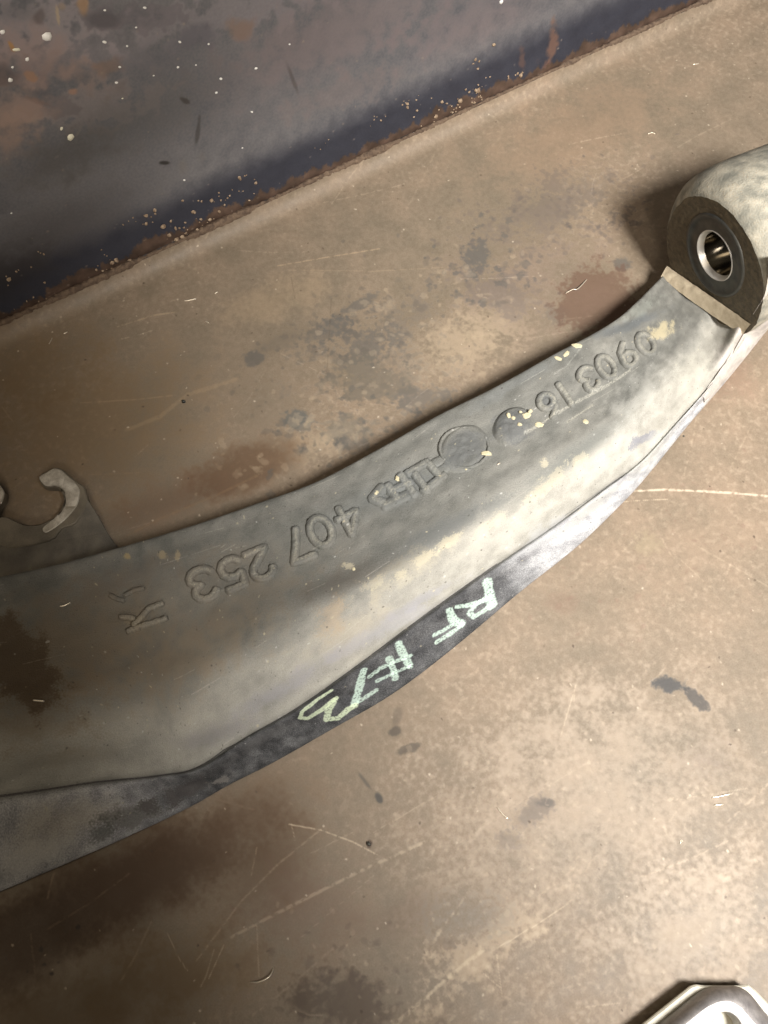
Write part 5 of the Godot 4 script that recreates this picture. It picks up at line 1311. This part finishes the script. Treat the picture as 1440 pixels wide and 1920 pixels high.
func build_slotted_plate() -> void:
	var root := Node3D.new()
	root.name = numbered("slotted_plate")
	add_child(root)
	tag(root, "worn steel plate with hooked round notches, half under the grey arm", "steel plate")
	obj("notched_edge", plate(PackedVector2Array([
		Vector2(-0.25813, -0.01230), Vector2(-0.24230, -0.01855), Vector2(-0.23053, -0.01918), Vector2(-0.22478, -0.01492),
		Vector2(-0.22608, -0.01295), Vector2(-0.22129, -0.00982), Vector2(-0.22094, -0.00725), Vector2(-0.22121, -0.00487),
		Vector2(-0.22187, -0.00302), Vector2(-0.22265, -0.00118), Vector2(-0.22332, 0.00134), Vector2(-0.22356, 0.00370),
		Vector2(-0.22283, 0.00522), Vector2(-0.22151, 0.00614), Vector2(-0.21973, 0.00620), Vector2(-0.21761, 0.00626),
		Vector2(-0.21534, 0.00726), Vector2(-0.21282, 0.00856), Vector2(-0.21002, 0.00989), Vector2(-0.20692, 0.01097),
		Vector2(-0.20332, 0.01148), Vector2(-0.19968, 0.01133), Vector2(-0.19638, 0.01020), Vector2(-0.19341, 0.00856),
		Vector2(-0.19093, 0.00695), Vector2(-0.18891, 0.00492), Vector2(-0.18736, 0.00195), Vector2(-0.18637, -0.00118),
		Vector2(-0.18608, -0.00377), Vector2(-0.18633, -0.00610), Vector2(-0.18701, -0.00827), Vector2(-0.18809, -0.01013),
		Vector2(-0.18938, -0.01160), Vector2(-0.19123, -0.01261), Vector2(-0.19435, -0.01281), Vector2(-0.19746, -0.01292),
		Vector2(-0.19922, -0.01350), Vector2(-0.20052, -0.01467), Vector2(-0.20222, -0.01708), Vector2(-0.20302, -0.01968),
		Vector2(-0.20135, -0.02147), Vector2(-0.19883, -0.02296), Vector2(-0.19678, -0.02456), Vector2(-0.19466, -0.02562),
		Vector2(-0.19233, -0.02548), Vector2(-0.18997, -0.02454), Vector2(-0.18773, -0.02282), Vector2(-0.18552, -0.02075),
		Vector2(-0.18332, -0.01904), Vector2(-0.18109, -0.01698), Vector2(-0.17540, -0.01319), Vector2(-0.17196, -0.00438),
		Vector2(-0.17290, 0.00015), Vector2(-0.17490, 0.00556), Vector2(-0.17719, 0.00977), Vector2(-0.17964, 0.01158),
		Vector2(-0.18240, 0.01225), Vector2(-0.18502, 0.01338), Vector2(-0.18658, 0.01583), Vector2(-0.18801, 0.01874),
		Vector2(-0.19170, 0.02114), Vector2(-0.20174, 0.02394), Vector2(-0.21401, 0.02624), Vector2(-0.21867, 0.02440),
		Vector2(-0.25098, 0.02765),
	]), 0.0075, 0.0055, 0.0007), M.plate, root)
	var ridge_a := Vector2(-0.21872, 0.02411)
	var ridge_b := Vector2(-0.17196, -0.00438)
	var fall := func(p: Vector2) -> float:
		var d: Vector2 = (ridge_b - ridge_a).normalized()
		return clampf(absf((p - ridge_a).cross(d)) * 0.16, 0.0, 0.0045)
	obj("sloping_side", plate(PackedVector2Array([
		Vector2(-0.25144, 0.02737), Vector2(-0.21907, 0.02412), Vector2(-0.19205, 0.02085), Vector2(-0.18536, 0.01307),
		Vector2(-0.17751, 0.00945), Vector2(-0.17227, -0.00471), Vector2(-0.16657, 0.00326), Vector2(-0.15977, 0.01415),
		Vector2(-0.15164, 0.02548), Vector2(-0.13430, 0.04873), Vector2(-0.13815, 0.06400), Vector2(-0.24340, 0.07233),
	]), 0.0074, 0.0050, 0.0004, fall), M.plate_shaded, root)
	obj("polished_hook", plate(PackedVector2Array([
		Vector2(-0.20236, -0.01897), Vector2(-0.20149, -0.02010), Vector2(-0.19988, -0.02114), Vector2(-0.19828, -0.02211),
		Vector2(-0.19696, -0.02313), Vector2(-0.19566, -0.02408), Vector2(-0.19431, -0.02464), Vector2(-0.19289, -0.02466),
		Vector2(-0.19143, -0.02429), Vector2(-0.18999, -0.02363), Vector2(-0.18859, -0.02261), Vector2(-0.18720, -0.02130),
		Vector2(-0.18578, -0.01997), Vector2(-0.18428, -0.01872), Vector2(-0.18275, -0.01745), Vector2(-0.18134, -0.01608),
		Vector2(-0.18003, -0.01455), Vector2(-0.17884, -0.01293), Vector2(-0.17794, -0.01135), Vector2(-0.17744, -0.00994),
		Vector2(-0.17724, -0.00858), Vector2(-0.17718, -0.00701), Vector2(-0.17719, -0.00505), Vector2(-0.17736, -0.00289),
		Vector2(-0.17776, -0.00086), Vector2(-0.17843, 0.00081), Vector2(-0.17935, 0.00235), Vector2(-0.18049, 0.00402),
		Vector2(-0.18196, 0.00604), Vector2(-0.18365, 0.00819), Vector2(-0.18525, 0.01007), Vector2(-0.18660, 0.01149),
		Vector2(-0.18786, 0.01263), Vector2(-0.18919, 0.01368), Vector2(-0.19077, 0.01484), Vector2(-0.19243, 0.01591),
		Vector2(-0.19379, 0.01637), Vector2(-0.19485, 0.01592), Vector2(-0.19563, 0.01486), Vector2(-0.19582, 0.01368),
		Vector2(-0.19514, 0.01247), Vector2(-0.19388, 0.01112), Vector2(-0.19248, 0.00977), Vector2(-0.19102, 0.00854),
		Vector2(-0.18943, 0.00731), Vector2(-0.18802, 0.00584), Vector2(-0.18685, 0.00395), Vector2(-0.18587, 0.00182),
		Vector2(-0.18521, -0.00025), Vector2(-0.18495, -0.00217), Vector2(-0.18503, -0.00402), Vector2(-0.18531, -0.00578),
		Vector2(-0.18577, -0.00747), Vector2(-0.18644, -0.00905), Vector2(-0.18725, -0.01042), Vector2(-0.18812, -0.01152),
		Vector2(-0.18914, -0.01240), Vector2(-0.19051, -0.01303), Vector2(-0.19256, -0.01325), Vector2(-0.19497, -0.01322),
		Vector2(-0.19697, -0.01334), Vector2(-0.19818, -0.01369), Vector2(-0.19899, -0.01419), Vector2(-0.19978, -0.01496),
		Vector2(-0.20090, -0.01615), Vector2(-0.20200, -0.01760),
	]), 0.0082, 0.0012, 0.0005), M.polished, root)
	obj("polished_prong", plate(PackedVector2Array([
		Vector2(-0.24187, -0.01759), Vector2(-0.23881, -0.01881), Vector2(-0.23425, -0.01877), Vector2(-0.23035, -0.01821),
		Vector2(-0.22800, -0.01721), Vector2(-0.22631, -0.01568), Vector2(-0.22486, -0.01409), Vector2(-0.22344, -0.01254),
		Vector2(-0.22225, -0.01093), Vector2(-0.22143, -0.00936), Vector2(-0.22108, -0.00786), Vector2(-0.22110, -0.00641),
		Vector2(-0.22133, -0.00504), Vector2(-0.22145, -0.00359), Vector2(-0.22179, -0.00224), Vector2(-0.22312, -0.00148),
		Vector2(-0.22622, -0.00167), Vector2(-0.23033, -0.00246), Vector2(-0.23390, -0.00332), Vector2(-0.23641, -0.00375),
		Vector2(-0.23838, -0.00425), Vector2(-0.23990, -0.00578), Vector2(-0.24135, -0.00942), Vector2(-0.24236, -0.01411),
	]), 0.0082, 0.0012, 0.0005), M.polished, root)


func build_bracket() -> void:
	var root := Node3D.new()
	root.name = numbered("cast_bracket")
	add_child(root)
	tag(root, "pale silver cast bracket with a round hole and thin cream flange", "bracket")
	obj("flange", plate(PackedVector2Array([
		Vector2(0.12144, 0.26716), Vector2(0.14563, 0.25115), Vector2(0.14824, 0.25046), Vector2(0.15223, 0.25092),
		Vector2(0.16942, 0.25092), Vector2(0.17303, 0.25046), Vector2(0.17598, 0.25275), Vector2(0.18137, 0.25865),
		Vector2(0.19911, 0.26939), Vector2(0.21325, 0.28685), Vector2(0.20968, 0.30587), Vector2(0.18455, 0.32627),
		Vector2(0.11120, 0.32627), Vector2(0.09399, 0.30587), Vector2(0.09842, 0.28253),
	]), 0.0115, 0.0035, 0.0008), M.flange, root)
	var outer: PackedVector2Array = PackedVector2Array([
		Vector2(0.12805, 0.26714), Vector2(0.14601, 0.25501), Vector2(0.15090, 0.25228), Vector2(0.15663, 0.25091),
		Vector2(0.16674, 0.25091), Vector2(0.17112, 0.25205), Vector2(0.17370, 0.25501), Vector2(0.17989, 0.26379),
		Vector2(0.19283, 0.27596), Vector2(0.20493, 0.29108), Vector2(0.20263, 0.30373), Vector2(0.18064, 0.32016),
		Vector2(0.11646, 0.32016), Vector2(0.10132, 0.30373), Vector2(0.10570, 0.28249),
	])
	var flat: PackedVector2Array = PackedVector2Array([
		Vector2(0.13779, 0.26651), Vector2(0.14765, 0.25996), Vector2(0.15413, 0.25731), Vector2(0.15956, 0.25709),
		Vector2(0.16409, 0.25974), Vector2(0.16944, 0.26651), Vector2(0.18050, 0.27939), Vector2(0.18560, 0.29199),
		Vector2(0.18185, 0.30022), Vector2(0.16878, 0.30834), Vector2(0.12658, 0.30834), Vector2(0.11594, 0.29818),
		Vector2(0.12033, 0.27939),
	])
	var hole: Vector2 = Vector2(0.15654, 0.26824)
	var n := 120
	var ray := func(poly: PackedVector2Array, a: float) -> Vector2:
		var dir := Vector2(cos(a), sin(a))
		for k in poly.size():
			var hit = Geometry2D.segment_intersects_segment(hole, hole + dir * 0.5, poly[k], poly[(k + 1) % poly.size()])
			if hit != null:
				return hit
		return hole + dir * 0.03
	var soft := func(poly: PackedVector2Array, a: float) -> Vector2:
		var sum := Vector2.ZERO
		for k in 9:
			sum += ray.call(poly, a + (k - 4) * 0.035)
		return sum / 9.0
	var body := func(u: float, v: float) -> Vector3:
		var a := -u * TAU
		var o: Vector2 = soft.call(outer, a)
		var f: Vector2 = soft.call(flat, a)
		var t := v * PI / 2.0
		var p := o.lerp(f, 1.0 - cos(t))
		return Vector3(p.x, lerpf(0.009, 0.024, sin(t)), p.y)
	obj("rounded_body", sheet(n + 1, 14, body, as_is), M.cast, root)
	var deck := func(u: float, v: float) -> Vector3:
		var a := -u * TAU
		var f: Vector2 = soft.call(flat, a)
		var r := hole + Vector2(cos(a), sin(a)) * 0.0068
		if v < 0.55:
			var p := f.lerp(r, v / 0.5 if v < 0.5 else 1.0)
			return Vector3(p.x, 0.024, p.y)
		return Vector3(r.x, lerpf(0.024, 0.004, (v - 0.55) / 0.45), r.y)
	obj("flat_top", sheet(n + 1, 21, deck, as_is), M.milled, root)


func build_shavings() -> void:
	for s in [
		["bright sliver lying on the reddish patch left of the eye", 0.00035, [Vector3(0.11764, 0.00025, -0.15517), Vector3(0.12196, 0.002, -0.15682), Vector3(0.12583, 0.002, -0.15766), Vector3(0.13276, 0.00025, -0.16658)]],
		["thin bright curl bent like a hook on the dark lower floor", 0.00035, [Vector3(-0.06517, 0.00025, 0.24952), Vector3(-0.06032, 0.002, 0.24949), Vector3(-0.05553, 0.002, 0.24715), Vector3(-0.05382, 0.00025, 0.24316)]],
		["tiny bright sliver on the left end of the grey arm above the K", 0.00040, [Vector3(-0.16969, 0.03788, 0.07082), Vector3(-0.1675, 0.03788, 0.07052), Vector3(-0.16409, 0.03789, 0.06876)]],
		["pale fibre on the dark stain at the far left of the arm", 0.00050, [Vector3(-0.17538, 0.04141, 0.12127), Vector3(-0.17268, 0.0414, 0.12154), Vector3(-0.16945, 0.04137, 0.1218)]],
		["short bright sliver in the brown floor left, nearest the wall seam", 0.00040, [Vector3(-0.12927, 0.00028, -0.1493), Vector3(-0.12585, 0.00028, -0.14972), Vector3(-0.12146, 0.00028, -0.15097)]],
		["short sliver right of another on the floor below the wall seam", 0.00040, [Vector3(-0.10999, 0.00028, -0.15473), Vector3(-0.10768, 0.00028, -0.15641)]],
		["lone short sliver on dark brown floor above the notched plate", 0.00040, [Vector3(-0.20388, 0.00028, -0.1239), Vector3(-0.20137, 0.00028, -0.12551)]],
		["faint slanting sliver on the brown floor beside a shorter one", 0.00030, [Vector3(-0.21203, 0.00021, -0.11632), Vector3(-0.21106, 0.00021, -0.11912), Vector3(-0.21065, 0.00021, -0.12113)]],
		["small bright speck of a sliver on the floor left of grey stains", 0.00040, [Vector3(-0.11434, 0.00028, -0.13363), Vector3(-0.11184, 0.00028, -0.132)]],
		["small sliver on the floor at upper right above the eye", 0.00040, [Vector3(0.22565, 0.00028, -0.35779), Vector3(0.23046, 0.00028, -0.35886)]],
		["small sliver on the reddish floor left above the eye", 0.00040, [Vector3(0.18579, 0.00028, -0.29117), Vector3(0.18853, 0.00028, -0.29216), Vector3(0.19105, 0.00028, -0.29117)]],
		["longer of two parallel slivers near the right edge", 0.00050, [Vector3(0.17026, 0.00035, 0.16285), Vector3(0.1748, 0.00035, 0.16204), Vector3(0.18082, 0.00035, 0.16069)]],
		["shorter of two parallel slivers near the right edge", 0.00060, [Vector3(0.17084, 0.00042, 0.16662), Vector3(0.17617, 0.00042, 0.16608)]],
		["tiny curved sliver on the floor below the parallel pair", 0.00030, [Vector3(0.15118, 0.00021, 0.18585), Vector3(0.15197, 0.00021, 0.18377), Vector3(0.15297, 0.00021, 0.18455)]],
		["thin slanting sliver on the floor left of the grey smear", 0.00040, [Vector3(0.05858, 0.00028, 0.1674), Vector3(0.06118, 0.00028, 0.17087), Vector3(0.06408, 0.00028, 0.17353)]],
		["tiny bright sliver on the grey arm below the two raised discs", 0.00040, [Vector3(0.06344, 0.03403, -0.0138), Vector3(0.06531, 0.03393, -0.01519)]],
		["thin bright sliver stuck to the dark face of the eye below its bore", 0.00030, [Vector3(0.21052, 0.04, -0.13971), Vector3(0.21407, 0.035, -0.13755), Vector3(0.21784, 0.029, -0.13447)]],
	]:
		var pts := PackedVector3Array(s[2])
		var smooth := PackedVector3Array()
		for k in pts.size() - 1:
			for j in 5:
				smooth.append(pts[k].cubic_interpolate(pts[k + 1], pts[maxi(k - 1, 0)], pts[mini(k + 2, pts.size() - 1)], j / 5.0))
		smooth.append(pts[-1])
		var o := obj("metal_shaving", tube(smooth, s[1], 5), M.shaving)
		tag(o, s[0], "metal shaving", "metal shavings lying about")
	for s in [
		["small dark grain on the pale streak left of the grey stains", Vector3(-0.12352, 0.0003, -0.0743), 0.0014],
		["dark oval grain on the floor beside a long pale scratch", Vector3(-0.0079, 0.0003, 0.1856), 0.0014],
		["tiny dark grain on the floor right of the arm's front edge", Vector3(0.18169, 0.0003, -0.05012), 0.0007],
	]:
		var st := SurfaceTool.new()
		st.begin(Mesh.PRIMITIVE_TRIANGLES)
		st.set_smooth_group(-1)
		lump(st, s[1], Vector3.UP, Vector3(s[2], s[2] * 0.8, s[2] * 1.1), s[2] * 4000.0)
		st.generate_normals()
		tag(obj("grit_grain", st.commit(), M.ring), s[0], "grain of grit", "dark grains on the tray floor")
